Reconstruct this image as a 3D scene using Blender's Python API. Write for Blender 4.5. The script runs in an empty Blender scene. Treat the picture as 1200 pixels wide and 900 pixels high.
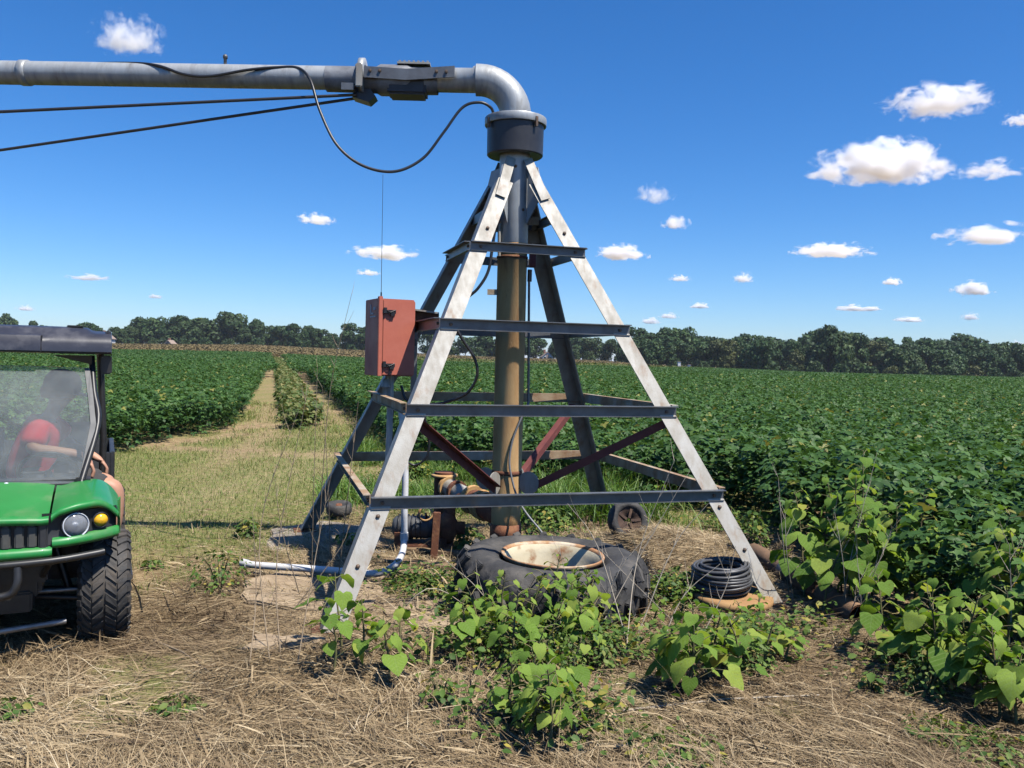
import bpy, bmesh, math, random
import numpy as np
from mathutils import Vector, Matrix, Euler
random.seed(7); RNG = np.random.default_rng(11)
scene = bpy.context.scene
COL = scene.collection
R = math.radians

# ------------------------------------------------------------------ camera
CAM_H, PITCH, ROLL, FPX = 1.53, 0.0293, 0.025, 1000.0
cam = bpy.data.objects.new('camera', bpy.data.cameras.new('camera'))
COL.objects.link(cam)
_f = Vector((0, math.cos(PITCH), -math.sin(PITCH))); _r = Vector((1, 0, 0)); _u = Vector((0, math.sin(PITCH), math.cos(PITCH)))
_R = _r * math.cos(ROLL) + _u * math.sin(ROLL); _U = -_r * math.sin(ROLL) + _u * math.cos(ROLL)
_m = Matrix((( _R.x, _U.x, -_f.x, 0), (_R.y, _U.y, -_f.y, 0), (_R.z, _U.z, -_f.z, CAM_H), (0, 0, 0, 1)))
cam.matrix_world = _m
cam.data.sensor_fit = 'HORIZONTAL'; cam.data.sensor_width = 36; cam.data.lens = 36 * FPX / 1200
cam.data.clip_end = 80000; cam.data.clip_start = 0.05
scene.camera = cam

# ------------------------------------------------------------------ world, sun, exposure
SUN = Vector((0.45, -0.31, 1.0)).normalized()          # towards the sun
SUN_EL = math.asin(SUN.z); SUN_AZ = math.atan2(SUN.x, SUN.y)
world = bpy.data.worlds.new('World'); scene.world = world; world.use_nodes = True
wn, wl = world.node_tree.nodes, world.node_tree.links
bg = wn['Background']; bg.inputs['Strength'].default_value = 0.118
sky = wn.new('ShaderNodeTexSky'); sky.sky_type = 'NISHITA'; sky.sun_disc = False
sky.sun_elevation = SUN_EL; sky.sun_rotation = SUN_AZ
sky.altitude = 0; sky.air_density = 0.85; sky.dust_density = 0.45; sky.ozone_density = 9.2
hsv = wn.new('ShaderNodeHueSaturation'); hsv.inputs['Hue'].default_value = .503; hsv.inputs['Saturation'].default_value = 1.2     # the phone camera's vivid colour
wl.new(sky.outputs['Color'], hsv.inputs['Color']); wl.new(hsv.outputs['Color'], bg.inputs['Color'])
sl = bpy.data.lights.new('sun', 'SUN'); sl.energy = 5.0; sl.angle = R(0.53); sl.color = (1.0, 0.955, 0.88)
so = bpy.data.objects.new('sun', sl); COL.objects.link(so)
so.rotation_euler = SUN.to_track_quat('Z', 'Y').to_euler(); so.location = SUN * 60
scene.view_settings.view_transform = 'Standard'; scene.view_settings.look = 'None'
scene.view_settings.exposure = 0.48; scene.view_settings.gamma = 1.0
scene.view_settings.use_curve_mapping = False
scene.render.engine = 'CYCLES'
cy = scene.cycles
cy.use_adaptive_sampling = True; cy.adaptive_threshold = .025
cy.max_bounces = 10; cy.diffuse_bounces = 0; cy.glossy_bounces = 2; cy.transmission_bounces = 6
cy.transparent_max_bounces = 12; cy.volume_bounces = 10; cy.use_denoising = True
cy.caustics_reflective = False; cy.caustics_refractive = False; cy.sample_clamp_indirect = 6

# ------------------------------------------------------------------ survey helpers
def ray(px, py):
    u, w = px - 600, py - 450
    c, s = math.cos(ROLL), math.sin(ROLL)
    u, w = u * c + w * s, -u * s + w * c
    x, d, v = u / FPX, 1.0, -w / FPX
    cp, sp = math.cos(PITCH), math.sin(PITCH)
    return Vector((x, d * cp + v * sp, -d * sp + v * cp))
def at(px, py, y):
    """point at depth y (metres in front of the viewpoint) seen at px, py"""
    r = ray(px, py); return Vector((0, 0, CAM_H)) + r * (y / r.y)
def gp(px, py, z=0.0):
    r = ray(px, py); t = (z - CAM_H) / r.z; return Vector((0, 0, CAM_H)) + r * t

# ------------------------------------------------------------------ noise and ground height
_perm = np.random.default_rng(3).random((256, 256))
def vnoise(x, y):
    x = np.asarray(x, float); y = np.asarray(y, float)
    xi = np.floor(x).astype(int); yi = np.floor(y).astype(int); fx = x - xi; fy = y - yi
    fx = fx * fx * (3 - 2 * fx); fy = fy * fy * (3 - 2 * fy)
    a = _perm[xi & 255, yi & 255]; b = _perm[(xi + 1) & 255, yi & 255]
    c = _perm[xi & 255, (yi + 1) & 255]; d = _perm[(xi + 1) & 255, (yi + 1) & 255]
    return (a * (1 - fx) + b * fx) * (1 - fy) + (c * (1 - fx) + d * fx) * fy
def fbm(x, y, o=4):
    s = 0; a = .5; t = 0
    for i in range(o):
        s = s + a * vnoise(x * 2 ** i + 17.3 * i, y * 2 ** i + 5.1 * i); t += a; a *= .5
    return s / t
def sstep(a, b, x):
    t = np.clip((np.asarray(x, float) - a) / (b - a), 0, 1); return t * t * (3 - 2 * t)
AZ = [-1.2, -.45, -.3, -.04, .1, .2, .35, .6, 1.2]; ZF = [2.6, 2.8, 3.5, 1.5, 1.2, -.2, -1.3, -1.3, -1.3]
def gz(x, y):
    x = np.asarray(x, float); y = np.asarray(y, float)
    r = np.hypot(x, y)
    near = 1 - sstep(14, 30, r)
    z = near * (.05 * (fbm(x * 1.1 + 9, y * 1.1 + 4, 3) - .5) + .028 * (fbm(x * 5, y * 5, 3) - .5))
    z = z + .17 * np.exp(-(((x - 1.25) / .55) ** 2 + ((y - 6.75) / .6) ** 2))          # pile of cut straw
    z = z + .07 * np.exp(-(((x + 1.05) / .5) ** 2 + ((y - 4.1) / .4) ** 2))
    z = z - .05 * np.exp(-(((x - .1) / .9) ** 2 + ((y - 6.5) / .7) ** 2))
    z = z + np.interp(x / np.maximum(y, 1), AZ, ZF) * sstep(70, 290, y) * (y > 0)
    return z
def gzf(x, y): return float(gz(x, y))

# ------------------------------------------------------------------ materials
MATS = {}
def new_mat(name):
    m = bpy.data.materials.new(name); m.use_nodes = True; MATS[name] = m
    return m, m.node_tree.nodes, m.node_tree.links, m.node_tree.nodes['Principled BSDF']
def mat(name, c1, c2=None, scale=6.0, rough=.6, metal=0.0, bump=0.0, bscale=40.0, detail=6, lo=.35, hi=.65, c3=None, s3=3.0, lo3=.55, hi3=.7, stretch=None, spec=.5, rvar=0.0, coat=0.0, dust=None):
    m, n, l, p = new_mat(name)
    p.inputs['Roughness'].default_value = rough; p.inputs['Metallic'].default_value = metal
    p.inputs['Specular IOR Level'].default_value = spec; p.inputs['Coat Weight'].default_value = coat
    tc = n.new('ShaderNodeTexCoord'); vec = tc.outputs['Object']
    if stretch:
        mp = n.new('ShaderNodeMapping'); mp.inputs['Scale'].default_value = stretch
        l.new(vec, mp.inputs['Vector']); vec = mp.outputs['Vector']
    def noise(sc, dt=detail):
        t = n.new('ShaderNodeTexNoise'); t.inputs['Scale'].default_value = sc; t.inputs['Detail'].default_value = dt
        t.inputs['Roughness'].default_value = .62; l.new(vec, t.inputs['Vector']); return t.outputs['Fac']
    def ramp(fac, a, b):
        r = n.new('ShaderNodeMapRange'); r.inputs['From Min'].default_value = a; r.inputs['From Max'].default_value = b
        l.new(fac, r.inputs['Value']); return r.outputs['Result']
    def mix(fac, a, b):
        x = n.new('ShaderNodeMix'); x.data_type = 'RGBA'
        for sock, v in ((x.inputs[6], a), (x.inputs[7], b)):
            if isinstance(v, tuple): sock.default_value = (*v, 1)
            else: l.new(v, sock)
        l.new(fac, x.inputs[0]); return x.outputs[2]
    col = c1
    if c2:
        f = ramp(noise(scale), lo, hi); col = mix(f, c1, c2)
        if rvar:
            rr = n.new('ShaderNodeMapRange'); rr.inputs['To Min'].default_value = rough - rvar; rr.inputs['To Max'].default_value = rough + rvar
            l.new(f, rr.inputs['Value']); l.new(rr.outputs['Result'], p.inputs['Roughness'])
    if c3: col = mix(ramp(noise(s3, 8), lo3, hi3), col, c3)
    if dust:   # dust settled on upward faces and low down: colour of the thing itself
        col = mix(ramp(noise(dust[1], 8), dust[2], dust[3]), col, dust[0])
    if isinstance(col, tuple): p.inputs['Base Color'].default_value = (*col, 1)
    else: l.new(col, p.inputs['Base Color'])
    if bump:
        b = n.new('ShaderNodeBump'); b.inputs['Strength'].default_value = bump; b.inputs['Distance'].default_value = .01
        l.new(noise(bscale, 4), b.inputs['Height']); l.new(b.outputs['Normal'], p.inputs['Normal'])
    return m
def leaf_mat(name, cols, rough=.5, trans=.3, objrand=False, tcol=None, spec=.4):
    """cols: list of (position, colour) read at a per-leaf random value"""
    m, n, l, p = new_mat(name)
    p.inputs['Roughness'].default_value = rough; p.inputs['Specular IOR Level'].default_value = spec
    if objrand: fac = n.new('ShaderNodeObjectInfo').outputs['Random']
    else:
        a = n.new('ShaderNodeAttribute'); a.attribute_name = 'rnd'; fac = a.outputs['Fac']
    r = n.new('ShaderNodeValToRGB'); e = r.color_ramp.elements
    while len(e) < len(cols): e.new(.5)
    for k, (q, c) in enumerate(cols): e[k].position = q; e[k].color = (*c, 1)
    l.new(fac, r.inputs['Fac'])
    tc = n.new('ShaderNodeTexCoord'); t = n.new('ShaderNodeTexNoise'); t.inputs['Scale'].default_value = 14 if objrand else 9
    l.new(tc.outputs['Object'], t.inputs['Vector'])
    hs = n.new('ShaderNodeHueSaturation'); mr = n.new('ShaderNodeMapRange')
    mr.inputs['To Min'].default_value = .7; mr.inputs['To Max'].default_value = 1.3
    l.new(t.outputs['Fac'], mr.inputs['Value']); l.new(mr.outputs['Result'], hs.inputs['Value']); l.new(r.outputs['Color'], hs.inputs['Color'])
    l.new(hs.outputs['Color'], p.inputs['Base Color'])
    if trans:
        tr = n.new('ShaderNodeBsdfTranslucent'); h2 = n.new('ShaderNodeHueSaturation')
        h2.inputs['Hue'].default_value = .485; h2.inputs['Saturation'].default_value = 1.1; h2.inputs['Value'].default_value = 1.5
        l.new(hs.outputs['Color'], h2.inputs['Color']); l.new(h2.outputs['Color'], tr.inputs['Color'])
        ms = n.new('ShaderNodeMixShader'); ms.inputs[0].default_value = trans
        l.new(p.outputs[0], ms.inputs[1]); l.new(tr.outputs[0], ms.inputs[2]); l.new(ms.outputs[0], n['Material Output'].inputs['Surface'])
    return m

# ------------------------------------------------------------------ object helpers
def tag(o, label=None, cat=None, group=None, kind=None):
    if label: o['label'] = label
    if cat: o['category'] = cat
    if group: o['group'] = group
    if kind: o['kind'] = kind
    return o
def link(name, me, material=None, parent=None, loc=None, rot=None):
    o = bpy.data.objects.new(name, me); COL.objects.link(o)
    if material is not None and me is not None and not me.materials: me.materials.append(material)
    if parent is not None: o.parent = parent
    if loc is not None: o.location = loc
    if rot is not None: o.rotation_euler = rot
    return o
def empty(name, loc=(0, 0, 0), rot=(0, 0, 0)):
    o = bpy.data.objects.new(name, None); COL.objects.link(o); o.location = loc; o.rotation_euler = rot
    o.empty_display_size = .1; return o
def np_mesh(name, V, Fc, rnd=None, smooth=False):
    """V (n,3); Fc (m,k) of one face size, or list of such arrays"""
    me = bpy.data.meshes.new(name)
    V = np.asarray(V, np.float32).reshape(-1, 3)
    groups = Fc if isinstance(Fc, list) else [Fc]
    groups = [np.asarray(g, np.int32) for g in groups if len(g)]
    me.vertices.add(len(V)); me.vertices.foreach_set('co', V.ravel())
    nl = sum(g.size for g in groups); npol = sum(len(g) for g in groups)
    me.loops.add(nl); me.polygons.add(npol)
    me.loops.foreach_set('vertex_index', np.concatenate([g.ravel() for g in groups]))
    tot = np.concatenate([np.full(len(g), g.shape[1], np.int32) for g in groups])
    me.polygons.foreach_set('loop_start', np.concatenate([[0], np.cumsum(tot)[:-1]]).astype(np.int32))
    me.update(calc_edges=True); me.validate()
    if rnd is not None:
        a = me.attributes.new('rnd', 'FLOAT', 'POINT'); a.data.foreach_set('value', np.asarray(rnd, np.float32))
    if smooth: me.polygons.foreach_set('use_smooth', np.ones(npol, bool))
    return me
class MB:
    """collects shapes of one part"""
    def __init__(s): s.v = []; s.f = []; s.sm = []
    def add(s, vs, fs, smooth=False):
        o = len(s.v); s.v += [tuple(v) for v in vs]; s.f += [tuple(i + o for i in f) for f in fs]; s.sm += [smooth] * len(fs); return s
    def hull8(s, p):   # 8 corner points, bottom 4 ccw then top 4
        return s.add(p, [(3, 2, 1, 0), (4, 5, 6, 7), (0, 1, 5, 4), (1, 2, 6, 5), (2, 3, 7, 6), (3, 0, 4, 7)])
    def box(s, c, d, M=None):
        x, y, z = (k / 2 for k in d); p = [Vector(q) for q in ((-x, -y, -z), (x, -y, -z), (x, y, -z), (-x, y, -z), (-x, -y, z), (x, -y, z), (x, y, z), (-x, y, z))]
        c = Vector(c); p = [(M @ q if M else q) + c for q in p]; return s.hull8(p)
    def bar(s, a, b, w, h, up=(0, 0, 1)):   # rectangular bar from a to b; w along side, h along up
        a, b = Vector(a), Vector(b); d = (b - a).normalized(); u = Vector(up); sd = d.cross(u).normalized(); u = sd.cross(d).normalized()
        q = [sd * w / 2, u * h / 2]
        p = [a - q[0] - q[1], a + q[0] - q[1], b + q[0] - q[1], b - q[0] - q[1], a - q[0] + q[1], a + q[0] + q[1], b + q[0] + q[1], b - q[0] + q[1]]
        return s.hull8(p)
    def tube(s, path, rad, n=8, cap=True, smooth=True):
        path = [Vector(p) for p in path]; k = len(path); rads = rad if isinstance(rad, (list, tuple)) else [rad] * k
        vs = []; prev = None
        for i, p in enumerate(path):
            t = ((path[min(i + 1, k - 1)] - p).normalized() + (p - path[max(i - 1, 0)]).normalized())
            t = t.normalized() if t.length > 1e-6 else Vector((0, 0, 1))
            if prev is None: a = t.orthogonal().normalized()
            else:
                a = prev - t * prev.dot(t); a = a.normalized() if a.length > 1e-6 else t.orthogonal().normalized()
            prev = a; b = t.cross(a)
            vs += [p + (a * math.cos(2 * math.pi * j / n) + b * math.sin(2 * math.pi * j / n)) * rads[i] for j in range(n)]
        fs = [(i * n + j, i * n + (j + 1) % n, (i + 1) * n + (j + 1) % n, (i + 1) * n + j) for i in range(k - 1) for j in range(n)]
        s.add(vs, fs, smooth)
        if cap: s.add(vs[:n][::-1], [tuple(range(n))]); s.add(vs[-n:], [tuple(range(n))])
        return s
    def lathe(s, prof, n=24, M=None, closed=False, smooth=True, cap=False):   # prof: list of (radius, z)
        k = len(prof); vs = []
        for r_, z in prof:
            for j in range(n):
                a = 2 * math.pi * j / n; v = Vector((r_ * math.cos(a), r_ * math.sin(a), z)); vs.append(M @ v if M else v)
        fs = [(i * n + j, i * n + (j + 1) % n, (i + 1) * n + (j + 1) % n, (i + 1) * n + j) for i in range(k - 1) for j in range(n)]
        if closed: fs += [((k - 1) * n + j, (k - 1) * n + (j + 1) % n, (j + 1) % n, j) for j in range(n)]
        s.add(vs, fs, smooth)
        if cap: s.add(vs[:n][::-1], [tuple(range(n))]); s.add(vs[-n:], [tuple(range(n))])
        return s
    def prism(s, poly, vec):   # extrude polygon (3d points) along vec
        poly = [Vector(p) for p in poly]; n = len(poly); v = Vector(vec); vs = poly + [p + v for p in poly]
        return s.add(vs, [tuple(range(n))[::-1], tuple(range(n, 2 * n))] + [(i, (i + 1) % n, n + (i + 1) % n, n + i) for i in range(n)])
    def mesh(s, name, bevel=0.0):
        me = bpy.data.meshes.new(name); me.from_pydata(s.v, [], s.f)
        bm = bmesh.new(); bm.from_mesh(me)
        for f, q in zip(bm.faces, s.sm): f.smooth = q
        bmesh.ops.recalc_face_normals(bm, faces=bm.faces)
        if bevel:
            es = [e for e in bm.edges if len(e.link_faces) == 2 and e.calc_face_angle(0) > .6]
            bmesh.ops.bevel(bm, geom=es, offset=bevel, segments=2, affect='EDGES', clamp_overlap=True)
        bm.to_mesh(me); bm.free(); return me
    def build(s, name, material, parent=None, bevel=0.0, loc=None, rot=None):
        return link(name, s.mesh(name, bevel), material, parent, loc, rot)
def spline(pts, n=10):
    """Catmull-Rom through 3d points"""
    P = [Vector(p) for p in pts]; P = [P[0] * 2 - P[1]] + P + [P[-1] * 2 - P[-2]]; out = []
    for i in range(1, len(P) - 2):
        for k in range(n):
            t = k / n; a, b, c, d = P[i - 1:i + 3]
            out.append(.5 * ((2 * b) + (c - a) * t + (2 * a - 5 * b + 4 * c - d) * t * t + (3 * b - a - 3 * c + d) * t ** 3))
    out.append(P[-2]); return out
def copy_tree(o, parent=None):
    c = o.copy(); COL.objects.link(c); c.parent = parent
    for ch in list(o.children): copy_tree(ch, c)
    return c
def ribbons(P, az, pitch, L, W, bend, segs, rng):
    """flat curved blades; returns verts, quads"""
    n = len(P); t = np.linspace(0, 1, segs + 1)
    dx, dy = np.cos(az), np.sin(az)
    sx, sy = -dy, dx
    ang = pitch[:, None] + bend[:, None] * t[None]
    ds = (L / segs)[:, None]
    hx = np.concatenate([np.zeros((n, 1)), np.cumsum(np.cos(ang[:, :-1]) * ds, 1)], 1)
    hz = np.concatenate([np.zeros((n, 1)), np.cumsum(np.sin(ang[:, :-1]) * ds, 1)], 1)
    w = W[:, None] * (1 - .75 * t[None] ** 2) * .5
    roll = rng.uniform(-1, 1, n)[:, None]
    cx = P[:, 0:1] + dx[:, None] * hx; cyy = P[:, 1:2] + dy[:, None] * hx; cz = P[:, 2:3] + hz
    A = np.stack([cx + sx[:, None] * w, cyy + sy[:, None] * w, cz + roll * w], -1)
    B = np.stack([cx - sx[:, None] * w, cyy - sy[:, None] * w, cz - roll * w], -1)
    V = np.stack([A, B], 2).reshape(n, -1, 3); k = 2 * (segs + 1)
    q = np.array([[2 * i, 2 * i + 1, 2 * i + 3, 2 * i + 2] for i in range(segs)])
    Fc = (q[None] + (np.arange(n) * k)[:, None, None]).reshape(-1, 4)
    return V.reshape(-1, 3), Fc, k
def rot_mats(yaw, tilt, tdir):
    """yaw about z then tilt about a horizontal axis pointing tdir"""
    n = len(yaw); c, s = np.cos(yaw), np.sin(yaw); Z = np.zeros((n, 3, 3)); Z[:, 0, 0] = c; Z[:, 0, 1] = -s; Z[:, 1, 0] = s; Z[:, 1, 1] = c; Z[:, 2, 2] = 1
    kx, ky = np.cos(tdir), np.sin(tdir); ct, st = np.cos(tilt), np.sin(tilt); vt = 1 - ct; T = np.zeros((n, 3, 3))
    T[:, 0, 0] = ct + kx * kx * vt; T[:, 0, 1] = kx * ky * vt; T[:, 0, 2] = ky * st
    T[:, 1, 0] = kx * ky * vt; T[:, 1, 1] = ct + ky * ky * vt; T[:, 1, 2] = -kx * st
    T[:, 2, 0] = -ky * st; T[:, 2, 1] = kx * st; T[:, 2, 2] = ct
    return T @ Z
def stamp(pv, pf, P, M, S):
    """copies of a small shape: verts (k,3), faces (m,q)"""
    V = np.einsum('nij,kj->nki', M, pv) * S[:, None, None] + P[:, None, :]
    Fc = (pf[None] + (np.arange(len(P)) * len(pv))[:, None, None]).reshape(-1, pf.shape[1])
    return V.reshape(-1, 3), Fc
def inside(poly, x, y):
    r = np.zeros(len(x), bool); n = len(poly)
    for i in range(n):
        (x1, y1), (x2, y2) = poly[i], poly[(i + 1) % n]
        c = ((y1 > y) != (y2 > y)); xx = (x2 - x1) * (y - y1) / ((y2 - y1) if y2 != y1 else 1e-9) + x1
        r ^= c & (x < xx)
    return r
def scatter(name, P, rot, scl, idx, protos, label, cat=None):
    """one object: geometry-node instances of prototype meshes on points"""
    me = bpy.data.meshes.new(name); me.vertices.add(len(P)); me.vertices.foreach_set('co', np.asarray(P, np.float32).ravel())
    for an, ty, arr in (('rot', 'FLOAT_VECTOR', rot), ('scl', 'FLOAT', scl), ('idx', 'INT', idx)):
        a = me.attributes.new(an, ty, 'POINT'); a.data.foreach_set('vector' if ty == 'FLOAT_VECTOR' else 'value', np.asarray(arr, np.int32 if ty == 'INT' else np.float32).ravel())
    o = link(name, me)
    pc = bpy.data.collections.new(name + '_protos')
    for k, (m_, mt) in enumerate(protos):
        if mt is not None and not m_.materials: m_.materials.append(mt)
        po = bpy.data.objects.new('%s_shape_%02d' % (name, k), m_); pc.objects.link(po)
    ng = bpy.data.node_groups.new(name + '_scatter', 'GeometryNodeTree')
    ng.interface.new_socket('Geometry', in_out='INPUT', socket_type='NodeSocketGeometry'); ng.interface.new_socket('Geometry', in_out='OUTPUT', socket_type='NodeSocketGeometry')
    N, L = ng.nodes, ng.links
    gi, go = N.new('NodeGroupInput'), N.new('NodeGroupOutput'); ip = N.new('GeometryNodeInstanceOnPoints'); ci = N.new('GeometryNodeCollectionInfo')
    ci.inputs['Collection'].default_value = pc; ci.inputs['Separate Children'].default_value = True; ci.inputs['Reset Children'].default_value = True
    ip.inputs['Pick Instance'].default_value = True
    def na(n_, ty):
        q = N.new('GeometryNodeInputNamedAttribute'); q.data_type = ty; q.inputs['Name'].default_value = n_; return q.outputs['Attribute']
    L.new(gi.outputs[0], ip.inputs['Points']); L.new(ci.outputs[0], ip.inputs['Instance'])
    L.new(na('idx', 'INT'), ip.inputs['Instance Index']); L.new(na('rot', 'FLOAT_VECTOR'), ip.inputs['Rotation']); L.new(na('scl', 'FLOAT'), ip.inputs['Scale'])
    L.new(ip.outputs[0], go.inputs[0])
    md = o.modifiers.new('scatter', 'NODES'); md.node_group = ng
    return tag(o, label, cat, kind='stuff')

# ================================================================== THE SETTING
# field outlines (metres)
LFY = [11.5, 12.6, 16, 21.2, 41.7, 132.6, 400]; LFX = [-6.2, -5.9, -5.55, -6.57, -12.3, -38.4, -115]
RFY = [18.2, 23.6, 33.9, 59.6, 138.3, 400]; RFX = [-3.3, -5.05, -7.9, -15.0, -36.9, -113]
RIGHT_FIELD = [(-2.95, 18.2), (-2.0, 14.2), (-1.0, 11.6), (0.2, 9.9), (1.2, 9.25), (2.0, 8.8), (2.45, 7.8), (2.5, 6.3), (2.45, 5.0), (2.75, 3.6), (3.4, 2.0), (9, 1.5)]
def lane_lx(y): return np.interp(y, LFY, LFX)
def lane_rx(y): return np.interp(y, RFY, RFX)
def green_mask(x, y):
    n = fbm(x * .9 + 3, y * .9 + 8, 4)
    lane = sstep(5.6, 6.8, y) * (1 - sstep(-2.0, -1.2, x)) * (1 - sstep(24, 60, y) * .4)
    g = lane * sstep(.30, .56, n + .12 * np.exp(-((y - 8.5) / 2.2) ** 2) + .17 * np.exp(-((y - 14) / 2.2) ** 2) - .02 * np.exp(-((y - 11.5) / 1.6) ** 2))
    # two bare wheel tracks down the lane
    c = np.where(y < 18, np.interp(y, [6, 12, 18], [-3.4, -4.0, -4.9]), lane_lx(y) + .55)
    g = g * (1 - .75 * np.exp(-((x - c) / .32) ** 2) * sstep(9, 13, y))
    c2 = lane_rx(y) - .12
    g = g * (1 - .8 * np.exp(-((x - c2) / .3) ** 2) * sstep(17, 20, y))
    back = sstep(7.3, 8.2, y) * sstep(-2.2, -1.0, x) * (1 - sstep(12, 16, y)); g = np.maximum(g, back * sstep(.3, .5, n + .05))
    spot = sstep(.62, .72, fbm(x * 1.7 + 40, y * 1.7, 3)) * .8; g = np.maximum(g, spot * (y < 6))
    return np.clip(g, 0, 1)
def sand_mask(x, y):
    s = np.exp(-(((x + .95) / .75) ** 2 + ((y - 5.1) / .55) ** 2)) + .9 * np.exp(-(((x + .2) / .5) ** 2 + ((y - 4.95) / .35) ** 2))
    s = s + .22 * np.exp(-(((x + 2.6) / .9) ** 2 + ((y - 11.5) / 1.6) ** 2)) + .25 * np.exp(-(((x + 3.2) / .5) ** 2 + ((y - 8) / 3) ** 2))
    return np.clip(s * (.5 + fbm(x * 2.2, y * 2.2 + 50, 3)), 0, 1)
def axis(lo, f0, f1, hi, step, grow=1.17):
    a = list(np.arange(f0, f1 + 1e-6, step)); d = step; q = f1
    while q < hi: d *= grow; q += d; a.append(q)
    d = step; q = f0; b = []
    while q > lo: d *= grow; q -= d; b.append(q)
    return np.array(b[::-1] + a)
gx = axis(-6000, -5.2, 4.2, 6000, .055); gy = axis(-3000, 1.6, 12.5, 9000, .06)
GX, GY = np.meshgrid(gx, gy); GZ = gz(GX, GY)
nx, ny = len(gx), len(gy); ii = (np.arange(ny - 1)[:, None] * nx + np.arange(nx - 1)[None]).ravel()
me = np_mesh('ground', np.stack([GX, GY, GZ], -1), np.stack([ii, ii + 1, ii + nx + 1, ii + nx], -1), smooth=True)
for an, arr in (('green', green_mask(GX, GY)), ('sand', sand_mask(GX, GY))):
    a = me.attributes.new(an, 'FLOAT', 'POINT'); a.data.foreach_set('value', arr.ravel().astype(np.float32))
m, n, l, p = new_mat('soil'); p.inputs['Roughness'].default_value = .95; p.inputs['Specular IOR Level'].default_value = .15
tc = n.new('ShaderNodeTexCoord')
def _noise(sc, d=8):
    t = n.new('ShaderNodeTexNoise'); t.inputs['Scale'].default_value = sc; t.inputs['Detail'].default_value = d; t.inputs['Roughness'].default_value = .68
    l.new(tc.outputs['Object'], t.inputs['Vector']); return t.outputs['Fac']
def _attr(s):
    a = n.new('ShaderNodeAttribute'); a.attribute_name = s; return a.outputs['Fac']
def _mix(fac, a, b):
    x = n.new('ShaderNodeMix'); x.data_type = 'RGBA'; l.new(fac, x.inputs[0])
    for sk, v in ((x.inputs[6], a), (x.inputs[7], b)):
        if isinstance(v, tuple): sk.default_value = (*v, 1)
        else: l.new(v, sk)
    return x.outputs[2]
def _rng(v, a, b):
    r = n.new('ShaderNodeMapRange'); r.inputs['From Min'].default_value = a; r.inputs['From Max'].default_value = b; l.new(v, r.inputs['Value']); return r.outputs['Result']
c = _mix(_rng(_noise(7), .38, .62), (.19, .125, .065), (.38, .275, .15))
c = _mix(_rng(_noise(34, 4), .5, .68), c, (.40, .30, .18))
g = _mix(_rng(_noise(16, 6), .35, .65), (.10, .145, .03), (.24, .225, .075))
gm = n.new('ShaderNodeMath'); gm.operation = 'MULTIPLY'; l.new(_attr('green'), gm.inputs[0]); l.new(_rng(_noise(11, 6), .3, .55), gm.inputs[1])
c = _mix(gm.outputs[0], c, g)
c = _mix(_attr('sand'), c, _mix(_rng(_noise(22, 6), .35, .65), (.47, .36, .22), (.36, .26, .15)))
l.new(c, p.inputs['Base Color'])
b = n.new('ShaderNodeBump'); b.inputs['Strength'].default_value = .7; b.inputs['Distance'].default_value = .02
l.new(_noise(60, 6), b.inputs['Height']); l.new(b.outputs['Normal'], p.inputs['Normal'])
ground = link('ground', me, m); tag(ground, kind='structure')

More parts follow.
